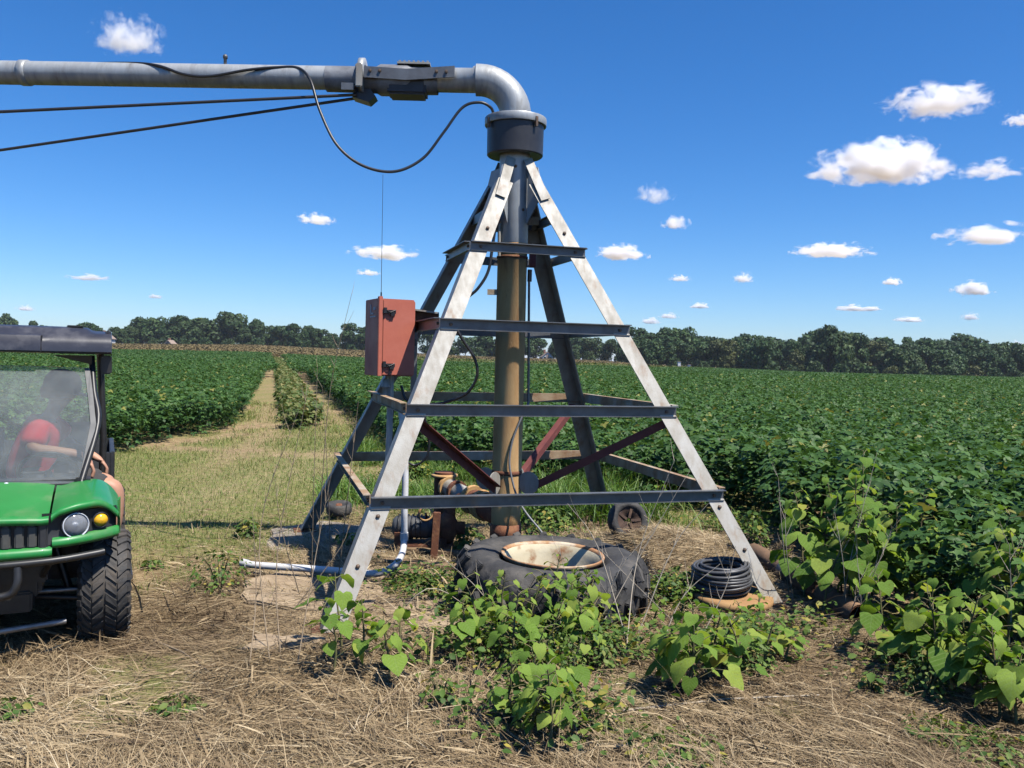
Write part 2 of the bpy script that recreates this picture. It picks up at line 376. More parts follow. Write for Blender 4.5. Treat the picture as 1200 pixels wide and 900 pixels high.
# ------------------------------------------------------------------ cumulus clouds (real volumes, bases at one height)
def cloud_mat():
    m = bpy.data.materials.new('cloud'); m.use_nodes = True; n, l = m.node_tree.nodes, m.node_tree.links
    n.remove(n['Principled BSDF'])
    v = n.new('ShaderNodeVolumePrincipled'); v.inputs['Color'].default_value = (.99, .99, 1, 1); v.inputs['Anisotropy'].default_value = 0.0
    tc = n.new('ShaderNodeTexCoord'); oi = n.new('ShaderNodeObjectInfo')
    # unit-ball coordinates; warped by noise in world metres
    nz = n.new('ShaderNodeTexNoise'); nz.noise_dimensions = '4D'; nz.inputs['Scale'].default_value = 1.0; nz.inputs['Detail'].default_value = 7; nz.inputs['Roughness'].default_value = .6; nz.inputs['Distortion'].default_value = .35
    sc = n.new('ShaderNodeVectorMath'); sc.operation = 'MULTIPLY'; ga = n.new('ShaderNodeAttribute'); ga.attribute_type = 'OBJECT'; ga.attribute_name = 'grain'; l.new(ga.outputs['Vector'], sc.inputs[1])
    geo = n.new('ShaderNodeNewGeometry')
    mul = n.new('ShaderNodeMath'); mul.operation = 'MULTIPLY'; mul.inputs[1].default_value = 50; l.new(oi.outputs['Random'], mul.inputs[0]); l.new(mul.outputs[0], nz.inputs['W'])
    l.new(tc.outputs['Object'], sc.inputs[0]); l.new(sc.outputs[0], nz.inputs['Vector'])
    sx = n.new('ShaderNodeSeparateXYZ'); l.new(tc.outputs['Object'], sx.inputs[0])      # flat base: the ball is squeezed below its middle
    zn = n.new('ShaderNodeMath'); zn.operation = 'MULTIPLY'; zn.inputs[1].default_value = -3.2; l.new(sx.outputs['Z'], zn.inputs[0])
    zm = n.new('ShaderNodeMath'); zm.operation = 'MAXIMUM'; l.new(sx.outputs['Z'], zm.inputs[0]); l.new(zn.outputs[0], zm.inputs[1])
    cb_ = n.new('ShaderNodeCombineXYZ'); l.new(sx.outputs['X'], cb_.inputs[0]); l.new(sx.outputs['Y'], cb_.inputs[1]); l.new(zm.outputs[0], cb_.inputs[2])
    ln = n.new('ShaderNodeVectorMath'); ln.operation = 'LENGTH'; l.new(cb_.outputs[0], ln.inputs[0])
    # field = 1 - |p| + k*(noise-.5)
    a = n.new('ShaderNodeMath'); a.operation = 'SUBTRACT'; a.inputs[0].default_value = .60; l.new(ln.outputs['Value'], a.inputs[1])
    b = n.new('ShaderNodeMath'); b.operation = 'MULTIPLY_ADD'; b.inputs[1].default_value = 3.2; b.inputs[2].default_value = -1.6; l.new(nz.outputs['Fac'], b.inputs[0])
    s = n.new('ShaderNodeMath'); s.operation = 'ADD'; l.new(a.outputs[0], s.inputs[0]); l.new(b.outputs[0], s.inputs[1])
    r = n.new('ShaderNodeMapRange'); r.inputs['From Min'].default_value = 0.0; r.inputs['From Max'].default_value = .7; l.new(s.outputs[0], r.inputs['Value'])
    d = n.new('ShaderNodeMath'); d.operation = 'MULTIPLY'; l.new(r.outputs['Result'], d.inputs[0])
    at_ = n.new('ShaderNodeAttribute'); at_.attribute_type = 'OBJECT'; at_.attribute_name = 'thickness'; l.new(at_.outputs['Fac'], d.inputs[1])
    l.new(d.outputs[0], v.inputs['Density']); l.new(v.outputs[0], n['Material Output'].inputs['Volume'])
    return m
CLOUDM = cloud_mat()
def ball_mesh(name, flat=-.45):
    bm = bmesh.new(); bmesh.ops.create_icosphere(bm, subdivisions=3, radius=1.0)
    for v in bm.verts: v.co.z = max(v.co.z, flat)
    me = bpy.data.meshes.new(name); bm.to_mesh(me); bm.free(); me.materials.append(CLOUDM); return me
CLOUD_ME = ball_mesh('cloud_body')
BASE = 900.0
def cloud(px, py, wpx, hpx, thick, label):
    e = ray(px, py); dist = BASE / max(e.z, .02); c = Vector((0, 0, CAM_H)) + e * dist
    w, h = wpx / 1000 * dist, hpx / 1000 * dist
    o = link('cloud', CLOUD_ME); o.location = c + Vector((0, 0, -.1 * h)); o.scale = (w * .62, w * .45, h * .85)
    o['thickness'] = 1.15 * thick / (h * .6); q_ = random.Random(int(px * 7 + py)).uniform(.75, 1.7); o['grain'] = (2.4 * q_, 2.4 * q_, 1.7 * q_)
    tag(o, label, 'cloud', 'small white fair-weather clouds')
CL = [(1032, 196, 150, 52, 10, 'largest white cumulus cloud, heaped in the upper right sky'), (1158, 201, 80, 22, 3, 'thin white cloud trailing right of the largest cumulus'),
      (1100, 122, 125, 38, 4.5, 'white cloud with a ragged right end, above the largest cumulus'), (1196, 142, 40, 18, 2.5, 'white wisp at the right edge of the sky beside the ragged cloud'),
      (1160, 278, 110, 26, 5, 'long white cloud at the right edge below the trailing cloud'), (975, 295, 84, 19, 6, 'flat-based white cloud midway down the right sky left of the long edge cloud'),
      (727, 298, 58, 19, 7, 'bright compact cloud just right of the tower top brace'), (792, 263, 32, 20, 4, 'small cloud above and right of the bright compact one'),
      (766, 230, 46, 24, 1.6, 'faint hazy cloud patch highest beside the tower'), (871, 327, 24, 14, 5, 'little white puff right of the tower, above the woods'),
      (820, 359, 24, 8, 5, 'tiny flat cloud low over the woods right of the tower'), (797, 327, 26, 8, 3.5, 'small thin cloud left of the little white puff'),
      (1046, 331, 24, 10, 5, 'small puff below the flat-based cloud'), (1140, 340, 46, 18, 6, 'round white cloud low at the right, above the flat pair'),
      (1008, 362, 52, 8, 6, 'long flat cloud low above the right-hand woods'), (1065, 375, 34, 8, 6, 'small flat cloud just above the right-hand treetops'),
      (1137, 372, 22, 10, 4, 'double little puff touching the treetops at right'), (762, 377, 26, 9, 5, 'low cloud just above the woods beside the tower'),
      (783, 371, 24, 8, 4, 'low cloud right next to the one beside the tower, near the woods'), (371, 258, 46, 14, 4, 'small white cloud left of the tower above the control box'),
      (450, 298, 78, 18, 5, 'white cloud behind the whip antenna'), (432, 320, 32, 8, 3, 'thin cloud under the one behind the antenna'),
      (150, 46, 84, 46, 3, 'ragged white cloud above the pipe at upper left'), (100, 326, 52, 8, 1.6, 'faint cloud streak at far left above the cart roof'),
      (30, 362, 22, 8, 3, 'tiny cloud at the left edge above the cart roof'), (182, 348, 16, 6, 3, 'tiny puff above the left-hand trees'), (1196, 405, 30, 10, 5, 'white cloud peeking over the trees at the right edge')]
for q in CL: cloud(*q)

# ------------------------------------------------------------------ trees
BARK = mat('bark', (.09, .07, .05), (.16, .13, .1), 3, .9)
TREE_L = [leaf_mat('tree_leaf_%d' % k, c, .6, .12, spec=.25) for k, c in enumerate([
    [(0, (.028, .056, .022)), (.6, (.056, .104, .034)), (1, (.10, .155, .046))],
    [(0, (.03, .056, .02)), (.6, (.06, .10, .032)), (1, (.105, .145, .042))],
    [(0, (.05, .066, .022)), (.6, (.10, .115, .035)), (1, (.17, .16, .05))]])]
def crown_mesh(name, seed, h, w, base, nleaf=3200, size=.46):
    g = np.random.default_rng(seed); nb = g.integers(15, 21)
    ch = h - base; C = []; Rr = []
    for i in range(nb):
        t = g.random() ** .9; zz = base + ch * (.10 + .78 * t)
        rad = w * .5 * (.30 + .70 * math.sin(math.pi * min(1, .30 + .62 * t))) * g.uniform(.35, .9)
        a = g.uniform(0, 6.283); C.append((math.cos(a) * rad, math.sin(a) * rad, zz)); Rr.append(w * g.uniform(.15, .27))
    C.append((0, 0, base + ch * .8)); Rr.append(w * .2); C = np.array(C); Rr = np.array(Rr)
    k = g.choice(len(C), nleaf, p=Rr ** 2 / (Rr ** 2).sum())
    d = g.normal(size=(nleaf, 3)); d[:, 2] = d[:, 2] * .9 + .15; d /= np.linalg.norm(d, axis=1)[:, None]
    P = C[k] + d * (Rr[k] * g.uniform(.55, 1.08, nleaf) ** .7)[:, None] * np.array([1, 1, .85])
    P[:, 2] = np.maximum(P[:, 2], base * .5)
    # leaf clump = bent quad pair roughly facing outward
    nrm = d + g.normal(size=(nleaf, 3)) * .55; nrm /= np.linalg.norm(nrm, axis=1)[:, None]
    t1 = np.cross(nrm, g.normal(size=(nleaf, 3))); t1 /= np.linalg.norm(t1, axis=1)[:, None]; t2 = np.cross(nrm, t1)
    s = size * g.uniform(.5, 1.25, nleaf)[:, None]
    pts = [P + t1 * s, P + t2 * s * .6 + nrm * s * .2, P - t1 * s * .9, P - t2 * s * .7 - nrm * s * .15, P + t1 * s * .45 + t2 * s * .75, P - t1 * s * .5 - t2 * s * .8]
    V = np.stack(pts, 1).reshape(-1, 3); q = np.array([[0, 4, 1], [1, 2, 5], [0, 1, 2], [0, 2, 3]])
    Fc = (q[None] + (np.arange(nleaf) * 6)[:, None, None]).reshape(-1, 3)
    rnd = np.repeat(np.clip(g.normal(.45, .22, nleaf) + .18 * (g.random(len(C))[k] - .5) * 2, 0, 1), 6)
    return np_mesh(name, V, Fc, rnd)
def trunk_mesh(name, seed, h, w, base):
    g = random.Random(seed); b = MB(); r0 = .022 * h
    b.tube([(0, 0, -.4), (0.05, 0, base), (.1, .1, base + (h - base) * .45), (0, .05, h * .86)], [r0 * 1.2, r0, r0 * .6, r0 * .15], 6)
    for i in range(7):
        a = g.uniform(0, 6.28); z = base + (h - base) * g.uniform(0, .5); L = w * g.uniform(.25, .45)
        b.tube([(0, 0, z), (math.cos(a) * L * .5, math.sin(a) * L * .5, z + L * .5), (math.cos(a) * L, math.sin(a) * L, z + L * .8)], [r0 * .45, r0 * .3, r0 * .08], 5)
    return b.mesh(name)
VAR = []
for k, (h, w, base) in enumerate([(12, 10, .3), (13.5, 9, .5), (11, 11, .2), (12.5, 8.5, .4), (10, 9.5, .2), (14, 11, .5), (9, 8.5, .2)]):
    VAR.append((crown_mesh('crown', 40 + k, h, w, base), trunk_mesh('trunk', 70 + k, h, w, base), h))
BUSH = [crown_mesh('crown', 90 + k, 4.2, 5.5, .15, 1100, .3) for k in range(3)]; BUSHT = trunk_mesh('trunk', 99, 3.6, 3, .3)
for me_ in [v[0] for v in VAR] + BUSH: me_.materials.append(TREE_L[0])
for me_ in [v[1] for v in VAR] + [BUSHT]: me_.materials.append(BARK)
tr = random.Random(5)
def tree(px, dist, h, kind, label, group, tone=None, v=None):
    az = (px - 600) / 1000; x, y = az * dist, dist
    k = tr.randrange(len(VAR)) if v is None else v; cm, tm, h0 = VAR[k]
    o = empty('broadleaf_tree', (x, y, gzf(x, y) - .1), (0, 0, tr.uniform(0, 6.28))); s = h / h0; o.scale = (s * tr.uniform(.72, 1.3), s * tr.uniform(.8, 1.2), s)
    c = link('crown', cm, None, o); link('trunk', tm, None, o)
    if kind:
        c.material_slots[0].link = 'OBJECT'; c.material_slots[0].material = TREE_L[kind]
    tag(o, label, 'tree', group); return o
def profile(pts, px): return float(np.interp(px, [q[0] for q in pts], [q[1] for q in pts]))
# skyline heights in metres along each stretch of wood
LH = [(-150, 11), (0, 12), (20, 8), (110, 8), (140, 10), (165, 12.5), (200, 11.5), (225, 12), (290, 11.5), (330, 10), (345, 12), (365, 11), (380, 9.5), (410, 10), (430, 8.5), (520, 8)]
GL = 'trees along the far left field edge'; GR = 'trees of the wood at the right'; GM = 'trees seen through the tower'
px = -22
while px < 470:
    t = tr.random(); lab = 'dark green tree in the far row behind the left-hand crop' if px > 125 else 'dark tree behind the cart roof at the left edge'
    tree(px, 330 + tr.uniform(-10, 10), profile(LH, px) * tr.uniform(.62, 1.14), 0 if tr.random() < .65 else 1, lab, GL); px += tr.uniform(12, 18)
px = -15
while px < 470:
    tree(px, 362 + tr.uniform(-8, 12), profile(LH, px) * tr.uniform(.8, 1.0), 0, 'tree in the second row behind the far left tree line', GL); px += tr.uniform(13, 18)
px = 476
while px < 735:
    h = 9.5 if px < 690 else 11.5
    tree(px, 318 + tr.uniform(-12, 12), h * tr.uniform(.75, 1.1), 1 if tr.random() < .55 else 0, 'mid green tree seen through the tower frame', GM); px += tr.uniform(17, 26)
RH = [(725, 10), (745, 12), (800, 11.5), (860, 11.5), (890, 11), (915, 12), (935, 12), (955, 14), (975, 14), (1000, 13), (1050, 11.5), (1075, 13), (1100, 12.5), (1140, 13.5), (1165, 11.5), (1200, 10.5), (1500, 12)]
px = 742
while px < 1218:
    d = 262 if px < 890 else 250
    k = 0 if tr.random() < .55 else 1 if tr.random() < .85 else 2
    tree(px, d + tr.uniform(-8, 8), profile(RH, px) * tr.uniform(.58, 1.10), k, 'tree in the front row of the right-hand wood', GR); px += tr.uniform(17, 25)
px = 735
while px < 1218:
    tree(px, 282 + tr.uniform(-6, 10), profile(RH, px) * 1.1 * tr.uniform(.86, 1.06), 0, 'tall dark tree in the back row of the right-hand wood', GR); px += tr.uniform(13, 19)
tree(607 + 0, 352, 12.5, 0, 'tallest dark tree rising behind the wood right of the tower', GM).location.x = .188 * 352
tree(852, 243, 7.5, 2, 'yellowing small tree beside the bare pole at the wood edge', GR, v=3)
tree(872, 246, 7.0, 2, 'second yellowing small tree, right of the one by the bare pole', GR, v=4)
tree(932, 246, 7.8, 2, 'brownish tree top between two dark trees of the wood', GR, v=1)
tree(890, 236, 9.5, 0, 'round dark tree standing forward of the wood, right of the bare pole', GR, v=2)
for px, d, s, kd in [(40, 322, .8, 0), (150, 320, .7, 0), (178, 318, .8, 1), (215, 320, .7, 0), (240, 318, .8, 0), (268, 319, .7, 1), (300, 318, .8, 0), (325, 320, .7, 0), (352, 318, .75, 0), (385, 319, .8, 1), (412, 320, .7, 0), (500, 308, .8, 1), (530, 306, .8, 1), (560, 300, .9, 1), (672, 298, 1.0, 1), (690, 290, .8, 1), (955, 232, .9, 1), (1020, 236, .7, 0), (1045, 238, .8, 2), (1075, 236, .9, 1), (1095, 234, .85, 1), (1112, 232, .95, 1), (1140, 238, .9, 2), (1165, 236, .8, 0), (985, 236, .8, 0), (905, 240, .7, 0), (760, 258, .8, 0), (790, 258, .7, 0), (825, 250, .6, 0), (925, 236, .7, 1), (1190, 236, .8, 1)]:
    az = (px - 600) / 1000; x, y = az * d, d
    o = empty('shrub', (x, y, gzf(x, y) - .1), (0, 0, tr.uniform(0, 6.28))); o.scale = (s, s, s)
    c = link('crown', BUSH[tr.randrange(3)], None, o); link('trunk', BUSHT, None, o)
    if kd: c.material_slots[0].link = 'OBJECT'; c.material_slots[0].material = TREE_L[kd]
    tag(o, 'low shrub at the foot of the right-hand wood' if px > 740 else 'low shrub under the far left tree line' if px < 450 else 'low pale green shrub seen through the tower frame', 'shrub', 'shrubs along the foot of the woods')

# far buildings, pole and boxes
WHITE = mat('white_siding', (.75, .74, .70), (.66, .64, .6), 2, .7); SHING = mat('shingles', (.34, .25, .19), (.26, .2, .16), 5, .9); GLASS_D = mat('dark_pane', (.03, .035, .04), rough=.15)
def house(px, d, w, dep, h, label, rz):
    az = (px - 600) / 1000; x, y = az * d, d
    o = empty('farmhouse', (x, y, gzf(x, y)), (0, 0, rz)); b = MB()
    b.box((0, 0, h / 2), (w, dep, h)); b.prism([(-w / 2, -dep / 2 + .01, h), (w / 2, -dep / 2 + .01, h), (0, -dep / 2 + .01, h + w * .42)], (0, dep - .02, 0)); b.build('wall', WHITE, o)
    rf = MB()
    for s in (-1, 1):
        e = Vector((s * (w / 2 + .3), 0, h - .25)); t = Vector((0, 0, h + w * .42 + .05))
        rf.prism([e + Vector((0, -dep / 2 - .3, 0)), t + Vector((0, -dep / 2 - .3, 0)), t + Vector((0, -dep / 2 - .3, .22)), e + Vector((0, -dep / 2 - .3, .22))], (0, dep + .6, 0))
    rf.build('roof', SHING, o); MB().box((-.8, .5, h + w * .42 + .3), (.7, .7, 1.4)).build('chimney', mat('brick_far', (.28, .13, .09), rough=.9), o)
    for q in (-w * .25, w * .25):
        f = MB().box((q, -dep / 2 - .03, h * .55), (1.1, .08, 1.5)).build('window', WHITE, o); MB().box((q, -dep / 2 - .08, h * .55), (.85, .04, 1.25)).build('pane', GLASS_D, f)
    MB().box((0, -dep / 2 - .04, 1.05), (1.0, .08, 2.1)).build('door', SHING, o)
    tag(o, label, 'house')
house(124, 305, 4.6, 7, 2.4, 'white farmhouse with a gable, showing beside the cart roof', .25)
house(199, 312, 2.4, 3, 1.0, 'small white outbuilding under the far left trees', -.2)
house(640, 306, 4.0, 4, 1.2, 'pale low building seen between riser and far leg of the tower', .1)
d = 243; x, y = (848 - 600) / 1000 * d, d
o = empty('utility_pole', (x, y, gzf(x, y))); MB().tube([(0, 0, -.5), (0, 0, 7.2)], [.2, .15], 8).build('pole', BARK, o); MB().box((0, -.18, 6.2), (.5, .12, .8)).build('transformer_bracket', BARK, o)
tag(o, 'bare weathered pole at the edge of the wood', 'pole')
for px_, w_, lab in ((795, .8, 'taller of two small white boxes before the wood'), (807, .8, 'lower of two small white boxes before the wood')):
    d = 236; x, y = (px_ - 600) / 1000 * d, d; hh = 2.0 if px_ == 795 else 1.3
    o = empty('white_box', (x, y, gzf(x, y))); MB().box((0, 0, hh / 2), (w_, w_, hh)).build('body', WHITE, o, .05); MB().box((0, 0, hh + .08), (w_ + .2, w_ + .2, .15)).build('lid', SHING, o); tag(o, lab, 'box')

# ------------------------------------------------------------------ crops
SOY = leaf_mat('soy_leaf', [(0, (.026, .066, .015)), (.5, (.05, .115, .025)), (.85, (.09, .175, .04)), (.97, (.13, .205, .05)), (1, (.28, .24, .05))], .55, .26, spec=.32)
SOY_Y = leaf_mat('soy_leaf_yellowing', [(0, (.07, .10, .02)), (.5, (.13, .15, .035)), (1, (.30, .26, .07))], .6, .25)
SOY_M = leaf_mat('soy_leaf_track', [(0, (.05, .09, .02)), (.55, (.10, .15, .035)), (1, (.30, .25, .09))], .6, .25)
DRYCROP = leaf_mat('ripe_crop', [(0, (.14, .10, .04)), (.5, (.21, .155, .065)), (1, (.28, .21, .09))], .8, .1)
LEAFLET = np.array([[0, 0, 0], [-.34, .32, .05], [0, .5, -.04], [.34, .32, .05], [0, 1, -.13], [-.27, .70, .0], [.27, .70, .0]]); LEAFLET_F = np.array([[0, 2, 1], [0, 3, 2], [1, 2, 5], [2, 4, 5], [2, 3, 6], [2, 6, 4]])
NLV = len(LEAFLET)
def soy_plant(seed, h, spread, ntri, ls):
    g = np.random.default_rng(seed); P = []; yaw = []; tilt = []; td = []; S = []; rn = []
    for i in range(ntri):
        t = g.random() ** .5; z = h * (.12 + .88 * t) * g.uniform(.9, 1.06); r = spread * g.random() ** .5; a = g.uniform(0, 6.283)
        c = np.array([math.cos(a) * r, math.sin(a) * r, z - .12 * (r / spread) ** 2]); tl = abs(g.normal(.38, .28)); tdd = a - 1.57 + g.normal(0, .8); s = ls * g.uniform(.7, 1.2); q = np.clip(g.normal(.42 + .15 * t, .2), 0, .99)
        if g.random() < .003: q = 1
        for dy in (-1.35, 0, 1.35):
            P.append(c); yaw.append(a + dy - 1.57 + g.normal(0, .15)); tilt.append(tl + g.normal(0, .15)); td.append(tdd + math.pi); S.append(s * (1 if dy == 0 else .88)); rn.append(q)
    P = np.array(P); V, Fc = stamp(LEAFLET, LEAFLET_F, P, rot_mats(np.array(yaw), np.array(tilt), np.array(td)), np.array(S))
    rn = np.repeat(np.array(rn), NLV)
    b = MB(); b.tube([(0, 0, -.05), (.02, .01, h * .5), (0, 0, h * .85)], [.006, .005, .003], 4, False)
    o = len(V); V = np.concatenate([V, np.array([tuple(v) for v in b.v])]); quads = np.array(b.f) + o
    return np_mesh('soy_plant', V, [Fc, quads], np.concatenate([rn, np.full(len(b.v), .6)]))
SOY_P = [soy_plant(200 + k, .74 + .04 * (k % 3), .30, 68, .070) for k in range(6)]
SOY_S = [soy_plant(220 + k, .5, .24, 16, .10) for k in range(3)]
def crop_tile(seed, size, h, nleaf, ls):
    g = np.random.default_rng(seed); x, y = g.uniform(-size / 2, size / 2, (2, nleaf)); t = g.random(nleaf) ** .4
    P = np.stack([x, y, h * (.45 + .55 * t) + .06 * np.sin(y * 12.5 / 1)], -1)
    V, Fc = stamp(LEAFLET, LEAFLET_F, P, rot_mats(g.uniform(0, 6.28, nleaf), np.abs(g.normal(.5, .35, nleaf)), g.uniform(0, 6.28, nleaf)), ls * g.uniform(.6, 1.3, nleaf))
    return np_mesh('crop_patch', V, Fc, np.repeat(np.clip(g.normal(.5, .2, nleaf), 0, .985), NLV))
T_G = [crop_tile(300 + k, 2.2, .78, 640, .15) for k in range(4)]
T_Y = [crop_tile(320 + k, 3.2, .75, 330, .34) for k in range(2)]
T_B = [crop_tile(340 + k, 4.2, .35, 330, .4) for k in range(2)]
def view_keep(x, y, m=.72, extra=3): return np.abs(x) < m * y + extra
g = np.random.default_rng(77)
def rows(x0, x1, y0, y1, rowsp, sp, ang):
    a = np.arange(-1, 1, 1)
    c, s = math.cos(ang), math.sin(ang); D = max(abs(x0), abs(x1), y1) * 1.5
    u = np.arange(-D, D, rowsp); v = np.arange(-D, D, sp); U, Vv = np.meshgrid(u, v); U = U.ravel(); Vv = Vv.ravel()
    x = U * c - Vv * s; y = U * s + Vv * c; k = (x > x0) & (x < x1) & (y > y0) & (y < y1); x, y = x[k], y[k]
    return x + g.normal(0, rowsp * .12, len(x)), y + g.normal(0, sp * .35, len(x))
RIGHT_POLY = RIGHT_FIELD + [(60, 20), (500, 420), (-112.6, 420), (-36.5, 138.3), (-14.55, 59.6), (-7.45, 33.9), (-4.6, 23.6)]
LEFT_POLY = [(-14, 9.5), (-9, 11.2)] + list(zip(LFX[1:], LFY[1:])) + [(-500, 420)]
NEAR = 52
x, y = rows(-45, 45, 1.5, NEAR, .44, .21, .27)
kr = inside(RIGHT_POLY, x, y) & view_keep(x, y); kl = inside(LEFT_POLY, x, y) & view_keep(x, y)
fade = g.random(len(x)) < (1 - .35 * sstep(25, 50, y))
def crop(name, k, protos, label, smul=1.0):
    X, Y = x[k], y[k]; nn = len(X); hmod = .84 + .33 * fbm(X * .45, Y * .45, 3)
    scatter(name, np.stack([X, Y, gz(X, Y) - .02], -1), np.stack([g.normal(0, .08, nn), g.normal(0, .08, nn), g.uniform(0, 6.28, nn)], -1), hmod * g.uniform(.88, 1.1, nn) * smul * (1 + .25 * sstep(25, 50, Y)), g.integers(0, len(protos), nn), protos, label, 'crop')
crop('soybean_crop', kr & fade, [(q, SOY) for q in SOY_P], 'dense green soybean crop right of and behind the tower')
crop('soybean_crop', kl & fade, [(q.copy(), SOY) for q in SOY_P], 'dense green soybean crop block behind the cart', .95)
# run-over strip between the wheel tracks
ys = np.repeat(np.arange(17.2, 120, .22), 3); xs = lane_lx(ys) * .42 + lane_rx(ys) * .58 + g.uniform(-.33, .33, len(ys)) * np.interp(ys, [17, 20, 60], [.5, 1, 1]); x, y = xs, ys + g.normal(0, .1, len(ys))
crop('soybean_strip', np.ones(len(x), bool), [(q, SOY_M) for q in SOY_S], 'low straggly soybean strip between two wheel tracks', 1.0)
# farther: patches
def patches(step, d0, d1):
    a = np.arange(-420, 420, step); b = np.arange(d0, d1, step); X, Y = np.meshgrid(a, b); X = X.ravel() + g.uniform(-.3, .3, X.size) * step; Y = Y.ravel() + g.uniform(-.3, .3, Y.size) * step
    k = view_keep(X, Y, .7, 0); return X[k], Y[k]
def green_limit(az): return np.interp(az, [-.7, -.3, -.1, .05, .17, .22, .3, .7], [140, 140, 118, 115, 125, 170, 245, 250])
X, Y = patches(1.75, NEAR - .5, 250); az = X / Y; kk = ((inside(RIGHT_POLY, X, Y) | inside(LEFT_POLY, X, Y)) & (Y < green_limit(az) * (1 + .06 * (fbm(X * .05, Y * .05) - .5))))
X, Y = X[kk], Y[kk]; keep = g.random(len(X)) < (1 - .5 * sstep(90, 240, Y)); X, Y = X[keep], Y[keep]
scatter('soybean_crop', np.stack([X, Y, gz(X, Y)], -1), np.stack([0 * X, 0 * X, g.integers(0, 4, len(X)) * math.pi / 2 + .27], -1), (1 + .25 * sstep(90, 240, Y)), g.integers(0, 4, len(X)), [(q, SOY) for q in T_G], 'distant green soybean crop running towards the woods', 'crop')
X, Y = patches(2.6, 100, 250); az = X / Y; lim = green_limit(az); kk = (Y > lim * .97) & (Y < lim * 1.28 + 12 * (fbm(X * .04, Y * .04) - .5)) & (az > -.16) & (az < .27)
X, Y = X[kk], Y[kk]
scatter('yellowing_crop', np.stack([X, Y, gz(X, Y)], -1), np.stack([0 * X, 0 * X, g.uniform(0, 6.28, len(X))], -1), np.ones(len(X)), g.integers(0, 2, len(X)), [(q, SOY_Y) for q in T_Y], 'band of yellowing crop beyond the green soybeans', 'crop')
X, Y = patches(3.4, 115, 318); az = X / Y; lim = green_limit(az); kk = (Y > lim * np.where((az > -.16), 1.24, 1.0)) & (az < .21) & (az > -.75) & (Y < np.interp(az, [-.1, .1, .2], [318, 300, 240]))
X, Y = X[kk], Y[kk]
scatter('ripe_crop', np.stack([X, Y, gz(X, Y)], -1), np.stack([0 * X, 0 * X, g.uniform(0, 6.28, len(X))], -1), np.ones(len(X)), g.integers(0, 2, len(X)), [(q, DRYCROP) for q in T_B], 'brown strip of ripe crop in front of the far trees', 'crop')

# ================================================================== IRRIGATION PIVOT
LEG_M = mat('weathered_galvanised', (.38, .365, .325), (.30, .27, .22), 5, .55, .1, .15, 60, stretch=(3, 3, .8), c3=(.23, .13, .07), s3=4.5, lo3=.55, hi3=.78, rvar=.08)
BRACE_M = mat('dull_galvanised', (.17, .175, .18), (.11, .11, .11), 8, .45, .3, .1, 50, c3=(.25, .16, .10), s3=5, lo3=.62, hi3=.78)
BRACE_R = mat('rust_streaked_brace', (.42, .31, .19), (.27, .15, .075), 7, .75, .1, .2, 60, c3=(.5, .46, .38), s3=3, lo3=.5, hi3=.7)
PIPE_M = mat('galvanised_pipe', (.43, .44, .43), (.31, .32, .32), 12, .5, .25, .15, 70, c3=(.20, .19, .175), s3=7, lo3=.54, hi3=.74, rvar=.1, stretch=(1.6, .5, .5))
SLEEVE_M = mat('blue_grey_sleeve', (.44, .47, .48), (.36, .38, .39), 9, .5, .3, .08, 50)
RUST_M = mat('rusty_tan_pipe', (.62, .40, .18), (.52, .28, .105), 4, .8, 0, .2, 70, stretch=(2, 2, .5), c3=(.30, .13, .05), s3=6, lo3=.56, hi3=.75)
RUST_D = mat('dark_rust', (.22, .085, .04), (.13, .05, .03), 9, .9, 0, .35, 60, c3=(.34, .16, .07), s3=12, lo3=.5, hi3=.7)
PRIMER = mat('red_primer', (.17, .045, .035), (.12, .03, .028), 8, .7, 0, .1, 50, c3=(.24, .10, .07), s3=14, lo3=.6, hi3=.75)
BLACKP = mat('black_paint', (.022, .022, .026), (.035, .034, .036), 12, .42, 0, .05, 80)
CABLE_M = mat('black_cable', (.018, .018, .02), rough=.35)
BOLT_M = mat('bolt_steel', (.09, .075, .065), (.2, .12, .07), 40, .6, .5)
CX, CYY, TH = -0.021, 6.351, 0.283
AX = Vector((math.cos(TH), math.sin(TH), 0)); AY = Vector((-math.sin(TH), math.cos(TH), 0))
HALF0, SLOPE = 1.445, (1.402 - .041) / 3.0
def tw(lx, ly, z): return AX * lx + AY * ly + Vector((0, 0, z))
def rad(z): return HALF0 - SLOPE * z
TOW = empty('irrigation_pivot_tower', (CX, CYY, 0))
tag(TOW, 'four-legged weathered steel pivot tower with a rusty centre riser pipe', 'irrigation tower')
FW, FT = .11, .009
ZT = 2.83
